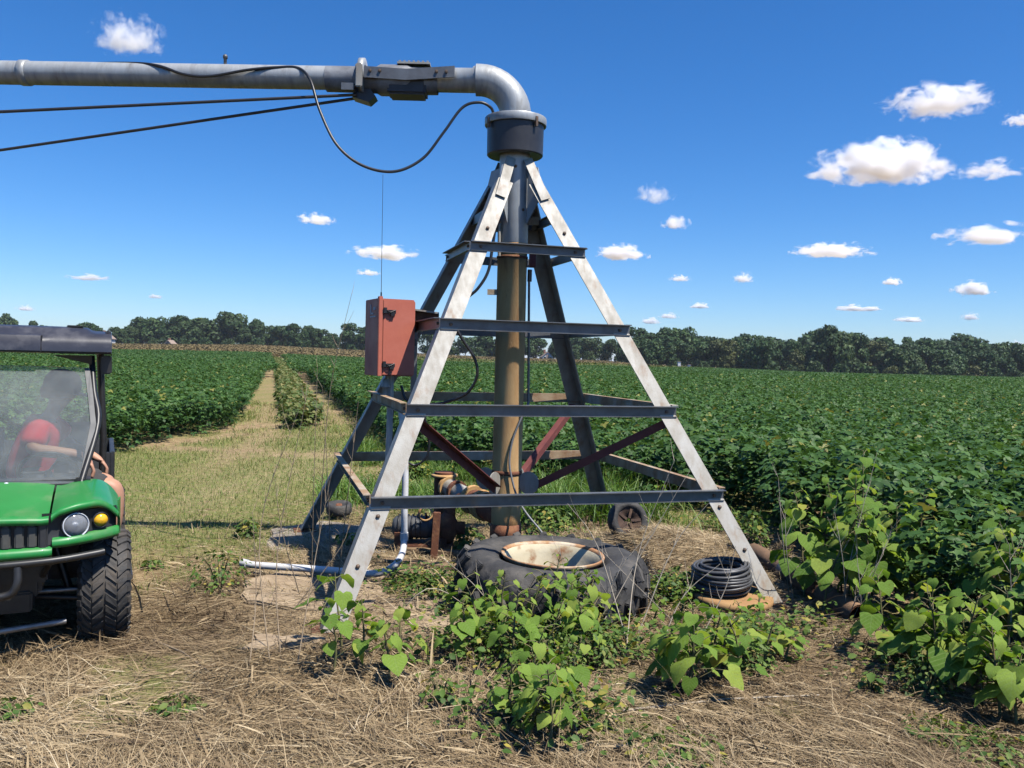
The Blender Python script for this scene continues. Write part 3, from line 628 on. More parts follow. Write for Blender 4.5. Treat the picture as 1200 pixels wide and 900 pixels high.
for k, (sx, sy) in enumerate(((-1, -1), (1, -1), (1, 1), (-1, 1))):
    z0, z1 = -.06, ZT
    c0 = tw(sx * rad(z0), sy * rad(z0), z0); c1 = tw(sx * rad(z1), sy * rad(z1), z1)
    d = (c1 - c0).normalized()
    # flange a lies in the y-face (runs inwards along x), flange b in the x-face
    ia = (AX * -sx); ia = (ia - d * ia.dot(d)).normalized(); ib = (AY * -sy); ib = (ib - d * ib.dot(d)).normalized()
    b = MB()
    prof = [Vector((0, 0, 0)), ia * FW, ia * FW + ib * FT, ia * FT + ib * FT, ia * FT + ib * FW, ib * FW]
    b.prism([c0 + q for q in prof], c1 - c0)
    b.build('leg', LEG_M, TOW)
    fp = tw(sx * (rad(0) - .05), sy * (rad(0) - .05), 0); MB().box(fp + Vector((0, 0, .012)), (.19, .19, .022), Matrix.Rotation(TH, 3, 'Z')).build('foot_plate', RUST_D, TOW)
    # narrow strap from leg top up to the riser head
    s0 = c1 - d * .16 + ia * .058 - ib * .008; s1 = tw(sx * .062, sy * .119, 2.985)
    n_ = ia.cross(d).normalized(); q = MB(); q.prism([s0 - ia * .036, s0 + ia * .036, s1 + ia * .036, s1 - ia * .036], n_ * (.008 if n_.dot(AY * sy) > 0 else -.008)); q.build('leg_strap', LEG_M, TOW)
    # gusset wing on the riser behind each strap
    gw = MB(); gw.prism([tw(sx * .07, sy * .07, 2.95), tw(sx * .135, sy * .135, 2.93), tw(sx * .17, sy * .17, 2.75), tw(sx * .078, sy * .078, 2.52)], tw(-sy * .009, sx * .009, 0)); gw.build('gusset', SLEEVE_M, TOW)
    for zz, off in ((2.78, .06), (2.45, .055), (.62, .06), (.36, .055)):
        pb = tw(sx * rad(zz), sy * rad(zz), zz) + ia * off; nn = (ib * -1); MB().lathe([(.0, .016), (.008, .014), (.013, .010), (.013, 0), (.002, 0)], 6, Matrix.Translation(pb) @ nn.to_track_quat('Z', 'Y').to_matrix().to_4x4(), smooth=False).build('bolt', BOLT_M, TOW)
LEVELS = [2.294, 1.746, 1.202, .6734]
def channel(a, b, out, web=.082, top=.044, lip=.021, t=.006):
    """pressed brace: upright web, wide top flange and a small bottom lip turned outwards"""
    a, b = Vector(a), Vector(b); up = Vector((0, 0, 1)); h = web / 2
    poly = [up * h, up * h + out * top, up * (h - t) + out * top, up * (h - t) + out * t, up * (-h + t) + out * t, up * (-h + t) + out * lip, up * -h + out * lip, up * -h]
    m_ = MB(); m_.prism([a + q for q in poly], b - a); return m_
for i, z in enumerate(LEVELS):
    r_ = rad(z); ext = .012 if i < 3 else .008
    for fc, (o_, al) in enumerate(((AY * -1, AX), (AX, AY), (AY, AX), (AX * -1, AY))):
        zz = z + (.0, .006, .0, .006)[fc]
        a = o_ * (r_ + .004) - al * (r_ + ext) + Vector((0, 0, zz)); bb = o_ * (r_ + .004) + al * (r_ + ext) + Vector((0, 0, zz))
        if fc in (1, 3): a += al * .045; bb -= al * .045
        web = .074 if i else .064
        br = channel(a, bb, o_, web).build('brace', BRACE_M if (fc == 0 or i < 2) else BRACE_R, TOW)
        for s in (-1, 1):
            pb = (a + bb) / 2 + al * s * (r_ - .06) + o_ * .006
            MB().lathe([(.0, .014), (.011, .012), (.012, 0)], 6, Matrix.Translation(pb) @ o_.to_track_quat('Z', 'Y').to_matrix().to_4x4(), smooth=False).build('bolt', BOLT_M, br)
# red diagonal stays from the legs at the third level down to the riser foot
for sx, sy in ((-1, -1), (1, -1), (1, 1)):
    a = tw(sx * (rad(1.16) - .07), sy * (rad(1.16) - .05), 1.15); b_ = tw(sx * .12, sy * .12, .60)
    d = (b_ - a).normalized(); sd = d.cross(Vector((0, 0, 1))).normalized(); up = sd.cross(d)
    q = MB(); q.prism([a, a + up * -.055, a + up * -.055 + sd * .006, a + up * -.006 + sd * .006, a + up * -.006 + sd * .05, a + sd * .05], b_ - a); q.build('diagonal_stay', PRIMER, TOW)
for sx, sy in ((-1, -1), (1, -1), (1, 1), (-1, 1)):
    c = tw(sx * .13, sy * .13, .62); M_ = Matrix.Translation(c) @ (tw(-sy, sx, 0)).to_track_quat('Z', 'Y').to_matrix().to_4x4()
    MB().lathe([(0, -.005), (.085, -.005), (.085, .005), (0, .005)], 18, M_, smooth=False).build('stay_plate', LEG_M, TOW)
# riser
ris = MB().lathe([(.06, .20), (.109, .205), (.1095, .40), (.1095, .5), (.1095, 2.33), (.1135, 2.335), (.1135, 2.36), (.1095, 2.365), (.1095, 2.40)], 28).build('riser_pipe', RUST_M, TOW)
MB().lathe([(.05, .17), (.118, .175), (.118, .30), (.1105, .302)], 28).build('riser_foot', RUST_D, ris)
MB().lathe([(.109, 2.38), (.1115, 2.385), (.1115, 3.06)], 28).build('riser_sleeve', SLEEVE_M, TOW)
MB().lathe([(.1125, 2.27), (.116, 2.272), (.116, 2.288), (.1125, 2.29)], 28).build('weld_band', RUST_D, ris)
MB().lathe([(.1105, .67), (.1145, .672), (.1145, .70), (.1105, .702)], 28).build('weld_band', RUST_D, ris)
for a_, z_ in ((-2.2, 2.86), (-.9, 2.62), (-1.5, 2.93)):
    M_ = Matrix.Translation((math.cos(a_) * .109, math.sin(a_) * .109, z_)) @ Vector((math.cos(a_), math.sin(a_), 0)).to_track_quat('Z', 'Y').to_matrix().to_4x4()
    MB().lathe([(0, .01), (.012, .008), (.012, 0)], 6, M_, smooth=False).build('bolt', BOLT_M, TOW)
for sd_, z_, sz in ((-1, 2.5, (.09, .012, .075)), (1, 2.55, (.10, .012, .06)), (-1, 2.02, (.075, .03, .04))):
    MB().box((sd_ * .14, -.03, z_), sz).build('bracket', BRACE_R, TOW)
# square ring that ties leg tops to the riser
for o_, al in ((AY * -1, AX), (AX, AY), (AY, AX), (AX * -1, AY)):
    r_ = rad(2.56) - .02; channel(o_ * r_ - al * (r_ - .04) + Vector((0, 0, 2.56)), o_ * r_ + al * (r_ - .04) + Vector((0, 0, 2.56)), o_ * -1, .065, .03).build('top_brace', BRACE_M, TOW) if o_ != AY * -1 else None
# collector ring housing at the head
hd = MB().lathe([(.112, 3.035), (.112, 3.03), (.2, 3.022), (.207, 3.03), (.209, 3.245), (.15, 3.25)], 40).build('collector_housing', BLACKP, TOW)
hd.data.set_sharp_from_angle(angle=R(35))
ld = MB().lathe([(.14, 3.242), (.226, 3.243), (.228, 3.246), (.228, 3.294), (.225, 3.300), (.11, 3.305)], 40).build('housing_lid', PIPE_M, hd); ld.data.set_sharp_from_angle(angle=R(35))
for a_ in (-.85, -2.6, .9, 2.4):
    c = Vector((math.cos(a_) * .226, math.sin(a_) * .226, 3.24)); MB().box(c, (.018, .02, .07), Matrix.Rotation(a_, 3, 'Z')).build('clip', BOLT_M, hd)

# ---- rotating span pipe carried on the tower head
SP = empty('irrigation_span_pipe', (CX, CYY, 3.305)); tag(SP, 'grey galvanised overhead water pipe with elbow, running off to the left', 'water pipe')
P0 = Vector((CX, CYY, 3.305))
RB, ZA = .27, 3.577 - 3.305
arc = [(RB * math.cos(t) - RB, 0, RB * math.sin(t) + (ZA - RB)) for t in np.linspace(0, math.pi / 2, 12)]
MB().tube([(0, 0, -.02), (0, 0, 0)] + arc + [(-RB - .03, 0, ZA)], .114, 28).build('elbow', PIPE_M, SP)
MB().tube([(-RB - .01, 0, ZA), (-RB - .03, 0, ZA), (-RB - .04, 0, ZA - .004), (-.50, 0, ZA - .006), (-.60, 0, ZA - .006)], [.100, .1, .09, .088, .088], 24).build('reducer', PIPE_M, SP)
def ax(x): return ZA - .004 - (.0085) * (-x - .5)          # arm falls gently outwards
MB().tube([(x, 0, ax(x)) for x in (-1.10, -1.6, -2.2, -3, -4, -6, -9, -13, -18)], .0845, 24).build('span_tube', PIPE_M, SP)
for x_ in (-3.62, -9.3): MB().lathe([(.085, -.03), (.092, -.028), (.092, .028), (.085, .03)], 24, Matrix.Translation((x_, 0, ax(x_))) @ Matrix.Rotation(R(90), 4, 'Y')).build('weld_band', PIPE_M, SP)
for x_ in (-2.15, -5.0, -7.8): MB().lathe([(.012, .08), (.012, .13), (.018, .13), (.018, .15), (.006, .16)], 8, Matrix.Translation((x_, 0, ax(x_)))).build('outlet_plug', BRACE_M, SP)
# flexible joint: boot, strap plates, top comb
MB().lathe([(.092, -.60 + .03), (.095, -.2), (.112, -.17), (.112, .03), (.1, .06), (.095, .25)], 22, Matrix.Translation((-.83, 0, ax(-.83) - .012)) @ Matrix.Rotation(R(90), 4, 'Y') @ Matrix.Translation((0, 0, 0))).build('joint_boot', mat('grey_boot', (.26, .27, .28), (.16, .16, .17), 10, .6, .2, .2, 60), SP)
MB().box((-.80, 0, ax(-.8) - .075), (.28, .19, .115)).build('joint_clamp', mat('black_rubber', (.03, .03, .033), (.05, .05, .05), 12, .6), SP, .015)
for s in (-1, 1):
    MB().prism([(-1.105, s * .115, ax(-1.1) - .03), (-.80, s * .115, ax(-.8) - .045), (-.45, s * .115, ax(-.5) - .018), (-.45, s * .115, ax(-.5) + .062), (-.80, s * .115, ax(-.8) + .035), (-1.105, s * .115, ax(-1.1) + .05)], (0, s * .012, 0)).build('side_plate', BRACE_M, SP)
    for x_ in (-1.06, -.99, -.58, -.51): MB().lathe([(0, .012), (.012, .01), (.012, 0)], 6, Matrix.Translation((x_, s * .127, ax(x_) + .018)) @ Matrix.Rotation(R(-90 * s), 4, 'X'), smooth=False).build('bolt', BOLT_M, SP)
cb = MB(); cb.box((-.755, 0, ax(-.75) + .098), (.24, .14, .014))
cb.build('top_plate', LEG_M, SP)
for k in range(7): MB().box((-.858 + k * .034, -.03, ax(-.75) + .112), (.014, .05, .016)).build('comb_tooth', LEG_M, SP)
# flange with rod lug
MB().lathe([(.084, -.02), (.135, -.02), (.135, .02), (.084, .02)], 28, Matrix.Translation((-1.135, 0, ax(-1.13) + .01)) @ Matrix.Rotation(R(90), 4, 'Y')).build('flange', PIPE_M, SP)
MB().prism([(-1.19, -.05, ax(-1.1) - .09), (-1.07, -.05, ax(-1.1) - .09), (-1.03, -.05, ax(-1.1) - .14), (-1.08, -.05, ax(-1.1) - .185), (-1.2, -.05, ax(-1.1) - .15)], (0, .12, 0)).build('rod_lug', BLACKP, SP)
MB().box((-1.14, -.135, ax(-1.1) - .02), (.05, .03, .17)).build('flange_clamp', LEG_M, SP, .008)
MB().box((-1.22, -.1, ax(-1.1) - .10), (.09, .07, .05)).build('rod_nut', BRACE_M, SP)
for (pA, pB, dy) in (((418, 111), (0, 131), -.28), ((418, 115), (0, 176), .35)):
    a = at(*pA, 6.351 - .06 * (1 if dy < 0 else -1)) - P0; b_ = at(*pB, 6.351 + dy) - P0
    e_ = a + (b_ - a) * 3.2; MB().tube([a, (a + b_) / 2, b_, e_], .0115, 8).build('truss_rod', BLACKP, SP)

# ---- cables
def cable(name, pts, r_, label, cat='cable', m_=None, n=10):
    path = spline(pts, n); o0 = path[0].copy(); b = MB(); b.tube([p - o0 for p in path], r_, 8)
    o = b.build(name, m_ or CABLE_M, None, loc=o0); tag(o, label, cat); return o
topc = [Vector((-9, 6.351, 3.56)), Vector((-6.0, 6.33, 3.60))] + [at(x_, y_, d_) for x_, y_, d_ in ((-20, 73, 6.33), (60, 75, 6.33), (150, 74, 6.32), (185, 77, 6.27), (215, 87, 6.24), (245, 89.5, 6.24), (290, 82, 6.25), (325, 79, 6.28), (350, 80, 6.28), (364, 95, 6.2), (375, 130, 6.12), (395, 170, 6.06), (425, 194, 6.05), (462, 201, 6.08), (495, 186, 6.14), (520, 155, 6.18), (542, 126, 6.22), (562, 120, 6.24), (575, 126, 6.26), (579, 136, 6.28))]
cable('power_cable', topc, .0105, 'thick black cable looping from the overhead pipe to the tower head')
cable('control_cable', [at(582, 255, 6.28), at(577, 290, 6.24), at(572, 318, 6.2), at(560, 338, 6.17), at(545, 352, 6.17), at(532, 375, 6.2), at(541, 396, 6.2), at(556, 420, 6.2), at(559, 440, 6.2), at(548, 460, 6.22), at(527, 470, 6.26), at(505, 474, 6.3), at(478, 470, 6.32), at(470, 452, 6.35)], .011, 'black cable drooping behind the near left leg beside the riser')
cable('loop_cable', [at(463, 470, 6.5), at(459, 500, 6.5), at(466, 530, 6.55), at(485, 545, 6.6), at(500, 535, 6.6), at(503, 515, 6.6), at(499, 495, 6.6), at(492, 470, 6.55)], .009, 'thin black cable loop hanging below the red control box')
cable('sensor_cable', [at(620, 470, 6.27), at(611, 490, 6.235), at(601, 515, 6.225), at(597, 540, 6.222), at(600, 562, 6.222), at(607, 585, 6.2), at(618, 603, 6.1), at(632, 620, 6.05), at(641, 632, 6.0)], .0075, 'grey cable running down the riser foot to the big tyre', m_=mat('grey_cable', (.2, .2, .2), rough=.5))
o = empty('conduit_run', at(619, 480, 6.36)); tag(o, 'thin grey conduit with a rusty junction box right of the riser', 'conduit')
o0 = o.location
MB().tube([at(619, 487, 6.36) - o0, at(620, 330, 6.36) - o0, at(621, 318, 6.36) - o0], .0095, 8).build('conduit', BRACE_M, o)
MB().tube([at(620.5, 330, 6.36) - o0, at(621, 316, 6.36) - o0], .017, 8).build('coupling', CABLE_M, o)
MB().box(at(624, 302, 6.34) - o0, (.05, .05, .14)).build('junction_box', PRIMER, o, .006)
MB().tube([at(585, 262, 6.27) - o0, at(585, 300, 6.27) - o0], .012, 8).build('stub_conduit', LEG_M, o)

# ---- red control box on its bracket
BOX_M = mat('faded_red_paint', (.54, .155, .095), (.47, .12, .075), 5, .62, 0, .06, 40, c3=(.56, .18, .12), s3=3, lo3=.5, hi3=.8, rvar=.1)
PH = .46; bx_, by_, bz_ = .277, .30, .555
cbx = empty('control_box', Vector((-.971, 6.10, 1.385)), (0, 0, PH)); tag(cbx, 'faded red steel control box with two black latches, hung left of the tower', 'control box')
MB().box((bx_ / 2, by_ / 2, bz_ / 2), (bx_, by_, bz_)).build('cabinet', BOX_M, cbx, .004)
dr = MB().box((bx_ / 2 + .016, -.012, bz_ / 2 - .003), (bx_ - .034, .022, bz_ - .02)).build('door', BOX_M, cbx, .004)
MB().box((.013, -.018, bz_ / 2 + .006), (.03, .034, bz_ + .014)).build('hinge_flange', BOX_M, cbx, .003)
for z_ in (bz_ * .83, bz_ * .14):
    lt = MB(); lt.box((.075, -.028, z_), (.10, .016, .026)); lt.box((.045, -.034, z_ + .008), (.022, .02, .04)); lt.box((.10, -.034, z_ - .012), (.03, .02, .03)); lt.tube([(.05, -.04, z_ + .012), (.08, -.046, z_ - .006), (.12, -.04, z_ + .012)], .005, 6)
    lt.build('latch', CABLE_M, dr)
MB().tube([(.085, -.03, bz_ * .13), (.088, -.032, bz_ * .05), (.084, -.03, 0)], .003, 5).build('latch_pin', CABLE_M, dr)
# pale sticker with a letter L on the left side
stk = MB(); yy0, yy1, z0, z1 = .04, .17, bz_ * .76, bz_ * .93
st = -.0035
MB().box((st / 2 - .001, (yy0 + yy1) / 2, z0 + .004), (.004, yy1 - yy0, .008)).build('sticker_edge', mat('pale_print', (.70, .58, .52), rough=.7), cbx)
MB().box((st / 2 - .001, yy1 - .012, (z0 + z1) / 2 + .01), (.004, .014, z1 - z0 - .02)).build('letter_stroke', MATS['pale_print'], cbx)
MB().box((st / 2 - .001, yy1 - .04, z0 + .028), (.004, .07, .012)).build('letter_stroke', MATS['pale_print'], cbx)
for q in range(3): MB().box((st / 2 - .001, yy0 + .05 - q * .019, z0 + .062), (.004, .010, .022)).build('letter_stroke', MATS['pale_print'], cbx)
MB().tube([(.055, .10, bz_), (.055, .10, bz_ + .05)], .006, 8).build('antenna_mount', CABLE_M, cbx)
MB().tube([(.055, .10, bz_ + .04), (.05, .10, bz_ + .9)], [.0022, .0013], 6).build('whip_antenna', CABLE_M, cbx)
# bracket to the tower
MB().bar((bx_ + .0, .12, bz_ - .06), (bx_ + .21, .06, bz_ - .085), .10, .012).build('bracket_arm', LEG_M, cbx)
MB().bar((bx_ + .0, .12, bz_ - .13), (bx_ + .21, .06, bz_ - .15), .02, .12).build('bracket_web', RUST_D, cbx)
MB().bar((bx_ + .055, .14, -.2), (bx_ + .055, .14, bz_ - .12), .045, .012, (0, 1, 0)).build('bracket_post', BRACE_M, cbx)
MB().bar((bx_ - .01, .14, .25), (bx_ + .06, .14, .25), .05, .05).build('standoff', BLACKP, cbx)
MB().tube([(.16, .16, .01), (.16, .16, -.32), (.15, .16, -.9)], .024, 10).build('drop_conduit', PIPE_M, cbx)
MB().lathe([(.012, -.02), (.024, -.03), (.026, -.06), (.034, -.075), (.034, -.085), (.02, -.088), (.02, -.14)], 14, Matrix.Translation((.10, .09, 0))).build('cable_gland', LEG_M, cbx)

# ---- white conduit across the pad and up
PVC = mat('white_pvc', (.70, .70, .70), (.58, .56, .53), 8, .45, 0, c3=(.4, .34, .26), s3=9, lo3=.62, hi3=.8)
z_ = .075
pts = [gp(285, 660, z_), gp(302, 662.5, z_), gp(370, 667, z_), gp(420, 671, z_), gp(440, 672, z_ + .005), gp(456, 667, z_ + .03), gp(467, 657, z_ + .085), at(473, 640, 6.12), at(474, 600, 6.12), at(475, 560, 6.14), at(474, 520, 6.16), at(470, 480, 6.18)]
pts = spline(pts, 6); o0 = gp(440, 672, 0.0).copy()
pv = empty('pvc_conduit', o0); tag(pv, 'white plastic conduit lying on the pad and bending up behind the near left leg', 'conduit')
MB().tube([p - o0 for p in pts], .0235, 12).build('conduit', PVC, pv)
for f_ in (.02, .67): 
    p = pts[int(len(pts) * f_)]; p2 = pts[int(len(pts) * f_) + 1]; dd = (p2 - p).normalized() * .03
    MB().tube([p - dd - o0, p + dd - o0], .029, 12).build('coupling', PVC, pv)

# ================================================================== THINGS AROUND THE TOWER FOOT
RUBBER = mat('old_rubber', (.035, .034, .034), (.06, .057, .053), 7, .8, 0, .8, 22, c3=(.17, .15, .125), s3=4, lo3=.5, hi3=.78)
RIM_M = mat('cream_rust_rim', (.60, .53, .37), (.50, .42, .27), 5, .7, 0, .15, 50, c3=(.27, .125, .05), s3=5.5, lo3=.56, hi3=.68)
CONC = mat('sandy_concrete', (.40, .30, .19), (.31, .225, .14), 6, .95, 0, .4, 45, c3=(.27, .19, .12), s3=3, lo3=.55, hi3=.72)
# broken concrete pad
def slab(name, poly, h, label, m_=CONC):
    g_ = random.Random(len(label)); out = []
    for i in range(len(poly)):
        a, b_ = poly[i], poly[(i + 1) % len(poly)]
        for t in (0, .22, .45, .7): out.append((a[0] + (b_[0] - a[0]) * t + g_.uniform(-.03, .03), a[1] + (b_[1] - a[1]) * t + g_.uniform(-.03, .03)))
    poly = out; h = h * .35
    c = Vector((sum(p[0] for p in poly) / len(poly), sum(p[1] for p in poly) / len(poly), 0)); z0 = gzf(c.x, c.y)
    b = MB(); b.prism([Vector((p[0] - c.x, p[1] - c.y, -.25)) for p in poly], (0, 0, .25 + h)); o = b.build(name, m_, None, .012, loc=(c.x, c.y, z0)); tag(o, label, 'slab'); return o
slab('concrete_slab', [(-1.75, 5.62), (-1.60, 5.18), (-1.22, 4.98), (-.80, 5.02), (-.77, 5.55), (-.86, 6.05), (-1.5, 6.0)], .035, 'sandy broken concrete slab under the white conduit')
slab('concrete_slab', [(-.745, 5.03), (-.45, 4.72), (.02, 4.80), (.10, 5.06), (-.16, 5.34), (-.73, 5.5)], .03, 'sandy concrete slab left of the big tyre')
slab('concrete_slab', [(-2.05, 7.3), (-1.82, 6.5), (-1.25, 6.25), (-.95, 6.6), (-1.15, 7.5), (-1.7, 7.75)], .05, 'grey concrete footing under the far left leg', mat('grey_concrete', (.30, .26, .21), (.22, .18, .14), 6, .95, 0, .4, 45))
slab('concrete_slab', [(.55, 7.75), (1.25, 7.8), (1.3, 8.35), (.6, 8.45)], .05, 'brown concrete footing under the far right leg', mat('brown_concrete', (.30, .2, .12), (.22, .15, .09), 6, .95, 0, .4, 45))
slab('stone_slab', [(-1.33, 4.16), (-.93, 4.17), (-.90, 4.36), (-1.02, 4.42), (-1.30, 4.38)], .055, 'pale flat stone lying in the straw left of the near left leg')
WOODM = mat('rotten_wood', (.26, .17, .09), (.16, .10, .055), 4, .95, 0, .5, 40, stretch=(1, 8, 8), c3=(.36, .26, .15), s3=6, lo3=.5, hi3=.7)
for k, (a, b_, w, lab) in enumerate([((440, 640), (548, 648), .09, 'rotten board nearest the pump under the tower'), ((450, 655), (560, 664), .10, 'middle rotten board on the ground under the tower'), ((470, 668), (545, 690), .11, 'rotten board closest to the big tyre')]):
    A, B = gp(*a, .03), gp(*b_, .03); c = (A + B) / 2
    MB().bar(A - c, B - c, w, .03).build('board', WOODM, None, .004, loc=c + Vector((0, 0, gzf(c.x, c.y)))); tag(bpy.context.scene.collection.objects[-1], lab, 'board')

# big tractor tyre lying flat
TC = Vector((.27, 5.26, 0)); TC.z = gzf(.27, 5.26) - .02
bt = empty('tractor_tyre', TC, (R(1.5), R(1.0), .3)); tag(bt, 'big worn black tractor tyre lying flat with a cream rusty rim', 'tyre')
ro, ri, hh = .575, .325, .36
prof = [(ri - .01, .06), (ri + .03, .035), (.43, .01), (.51, .03), (.56, .07), (ro, .12), (ro, .25), (.563, .30), (.52, .345), (.44, hh), (.36, hh - .02), (ri, hh - .045), (ri - .015, hh - .08)]
tb = MB(); N = 72; vs = []
for r_, z_ in prof:
    for j in range(N):
        a = 2 * math.pi * j / N; w = 1 + .018 * math.sin(3 * a + 1) * (r_ > .4) - .03 * max(0, math.cos(a - 3.9)) ** 4 * (r_ > .4); sag = -.03 * max(0, math.cos(a + 1.2)) ** 3 * (z_ > .2) * (r_ - ri) / .3
        vs.append((r_ * w * math.cos(a), r_ * w * math.sin(a), z_ + sag))
k_ = len(prof); tb.add(vs, [(i * N + j, i * N + (j + 1) % N, (i + 1) * N + (j + 1) % N, (i + 1) * N + j) for i in range(k_ - 1) for j in range(N)], True)
tb.build('casing', RUBBER, bt)
for j in range(36):        # worn lug bars on the tread, running up onto the shoulder
    a = 2 * math.pi * j / 36
    lm = MB()
    for sgn, zz0, zz1 in ((1, .185, .352),) if j % 2 else ((-1, .04, .185),):
        pts = [(a, .19), (a + .07 * 1, (zz0 + zz1) / 2), (a + .13, zz1 if sgn > 0 else zz0)]
        for q in range(2):
            (a0, h0), (a1, h1) = pts[q], pts[q + 1]; rr0, rr1 = ((ro + .008, ro + .008) if q == 0 else (ro + .008, ro - .045))
            A0, A1 = Vector((rr0 * math.cos(a0), rr0 * math.sin(a0), h0)), Vector((rr1 * math.cos(a1), rr1 * math.sin(a1), h1)); lm.bar(A0, A1, .05, .042, Vector((math.cos(a0), math.sin(a0), 0)))
    lm.build('tread_lug', RUBBER, bt, .006)
rm = MB().lathe([(.30, hh - .05), (.318, hh - .018), (.312, hh - .012), (.292, hh - .03), (.275, hh - .075), (.255, .20), (.235, .165), (.12, .13), (.10, .15), (.07, .15), (.065, .12), (.0, .12)], 48).build('rim', RIM_M, bt)
MB().lathe([(.30, hh - .052), (.322, hh - .014), (.318, hh - .006), (.300, hh - .014), (.296, hh - .05)], 48, closed=True).build('rim_lip', mat('rim_lip_rust', (.45, .27, .13), (.30, .12, .05), 9, .8, 0, .2, 60, c3=(.6, .5, .36), s3=5, lo3=.5, hi3=.62), rm)
for j in range(8):
    a = 2 * math.pi * j / 8 + .2; MB().lathe([(0, .018), (.013, .016), (.015, 0)], 6, Matrix.Translation((.17 * math.cos(a), .17 * math.sin(a), .148))).build('wheel_nut', RUST_D, rm)
OLDR = mat('dark_scale_rust', (.085, .05, .035), (.05, .032, .026), 9, .9, 0, .35, 60, c3=(.15, .09, .055), s3=12, lo3=.5, hi3=.7)
# small wheel leaning against the straw pile
c = gp(735, 640); c.z = gzf(c.x, c.y)
sw = empty('small_wheel', c + Vector((0, .02, .12)), (R(72), 0, R(18))); tag(sw, 'small rusty wheel half buried in straw behind the big tyre', 'wheel')
MB().lathe([(.11, -.045), (.15, -.05), (.17, -.03), (.175, 0), (.17, .03), (.15, .05), (.11, .045)], 32, closed=True).build('tyre', RUBBER, sw)
MB().lathe([(.112, -.04), (.105, 0), (.112, .04), (.10, .03), (.03, .012), (.03, -.012), (.10, -.03)], 28, closed=True).build('rim', OLDR, sw)
for j in range(5):
    a = 2 * math.pi * j / 5; MB().bar((.02 * math.cos(a), .02 * math.sin(a), .02), (.108 * math.cos(a), .108 * math.sin(a), .03), .022, .012).build('spoke', OLDR, sw)
c = gp(397, 609); c.z = gzf(c.x, c.y) + .05
fw = empty('pulley_wheel', c, (R(6), 0, 0)); tag(fw, 'small dark wheel lying flat behind the near left leg', 'wheel')
MB().lathe([(.05, .0), (.10, -.01), (.118, .01), (.118, .075), (.10, .095), (.075, .08), (.045, .06)], 28).build('tyre', RUBBER, fw); MB().lathe([(.076, .076), (.06, .05), (.03, .05), (.028, .085), (.012, .085), (.012, .03)], 20).build('hub', RUST_D, fw)
# coil of black tubing on a rusty lid
c = gp(845, 707); z0 = gzf(c.x, c.y)
lid = MB().lathe([(0, -.02), (.25, -.02), (.26, 0), (.255, .025), (.22, .03), (0, .034)], 40).build('rusty_barrel_lid', mat('orange_lid', (.40, .24, .10), (.32, .17, .07), 4, .85, 0, .2, 50), None, loc=(c.x + .06, c.y - .02, z0 + .05), rot=(R(3), R(2), 0)); tag(lid, 'round rusty orange lid under the coil of black tubing', 'lid')
co = MB(); path = []; g_ = random.Random(4); layers = 9; turns = 0
for ly in range(layers):
    for t in range(3):
        r_ = .188 - t * .021 - .004 * abs(ly - 4) + g_.uniform(-.004, .004); zc = .018 + ly * .0185; ph = g_.uniform(0, 6.28); tx, ty = g_.uniform(-.006, .006), g_.uniform(-.006, .006)
        loop = [((r_ + .005 * math.sin(2 * a + ph)) * math.cos(a), (r_ + .005 * math.sin(2 * a + ph)) * math.sin(a), zc + tx * math.cos(a) * 2 + ty * math.sin(a) * 2) for a in np.linspace(0, 2 * math.pi, 34)]
        co.tube(loop, .0098, 7, False)
coil = co.build('tubing_coil', mat('black_poly_tube', (.05, .05, .053), (.09, .09, .09), 20, .42), None, loc=(c.x, c.y, z0 + .085), rot=(R(4), R(-3), 0)); tag(coil, 'coil of black plastic tubing beside the near right leg', 'tubing coil')
# old pipe in the weeds
A, B = gp(872, 640, .08), gp(1008, 722, .06); c = (A + B) / 2
op = empty('scrap_pipe', c); tag(op, 'rusty steel pipe lying on the ground right of the near right leg', 'pipe'); dd = (B - A).normalized()
MB().tube([A - c, B - c], .07, 18, False).build('tube', mat('old_brown_pipe', (.20, .115, .06), (.13, .085, .055), 6, .9, 0, .3, 50, c3=(.34, .20, .11), s3=4, lo3=.52, hi3=.7), op); MB().tube([A - c, B - c], .062, 18, False).build('bore', RUST_D, op)
for f_ in (.45, .72): p = A + (B - A) * f_ - c; MB().tube([p - dd * .045, p - dd * .04, p + dd * .04, p + dd * .045], [.07, .079, .079, .07], 18, False).build('coupling', RUST_D if f_ > .5 else BRACE_M, op)
# inlet pipe to the riser
ip = empty('inlet_pipe', (CX, CYY, .2)); tag(ip, 'rusty inlet pipe with grey coupling joining the riser foot from behind', 'pipe'); o0 = ip.location
E0 = at(520, 577, 7.25); E1 = at(521, 553, 7.25)
MB().tube([E0 - o0 + Vector((0, 0, -.35)), E0 - o0, E1 - o0], .085, 18).build('standpipe', RUST_D, ip)
MB().lathe([(.085, -.012), (.112, -.012), (.112, .012), (.085, .012)], 20, Matrix.Translation(E1 - o0 + Vector((0, 0, -.03)))).build('flange', RUST_M, ip)
q0, q1 = at(522, 569, 7.22) - o0, at(590, 604, 6.4) - o0
MB().tube([q0, q0.lerp(q1, .5)], .072, 18).build('coupling_sleeve', mat('grey_coupling', (.42, .40, .36), (.3, .26, .2), 8, .7, .1, .2, 50), ip)
MB().tube([q0.lerp(q1, .48), q0.lerp(q1, .62), q1], [.082, .10, .10], 18).build('elbow_pipe', RUST_D, ip)
for f_ in (.06, .22, .5, .66, .72): 
    p = q0.lerp(q1, f_); dd = (q1 - q0).normalized(); MB().tube([p - dd * .018, p + dd * .018], .092 if f_ < .45 else .116, 18).build('pipe_band', RUST_M if f_ != .22 else RUST_D, ip)
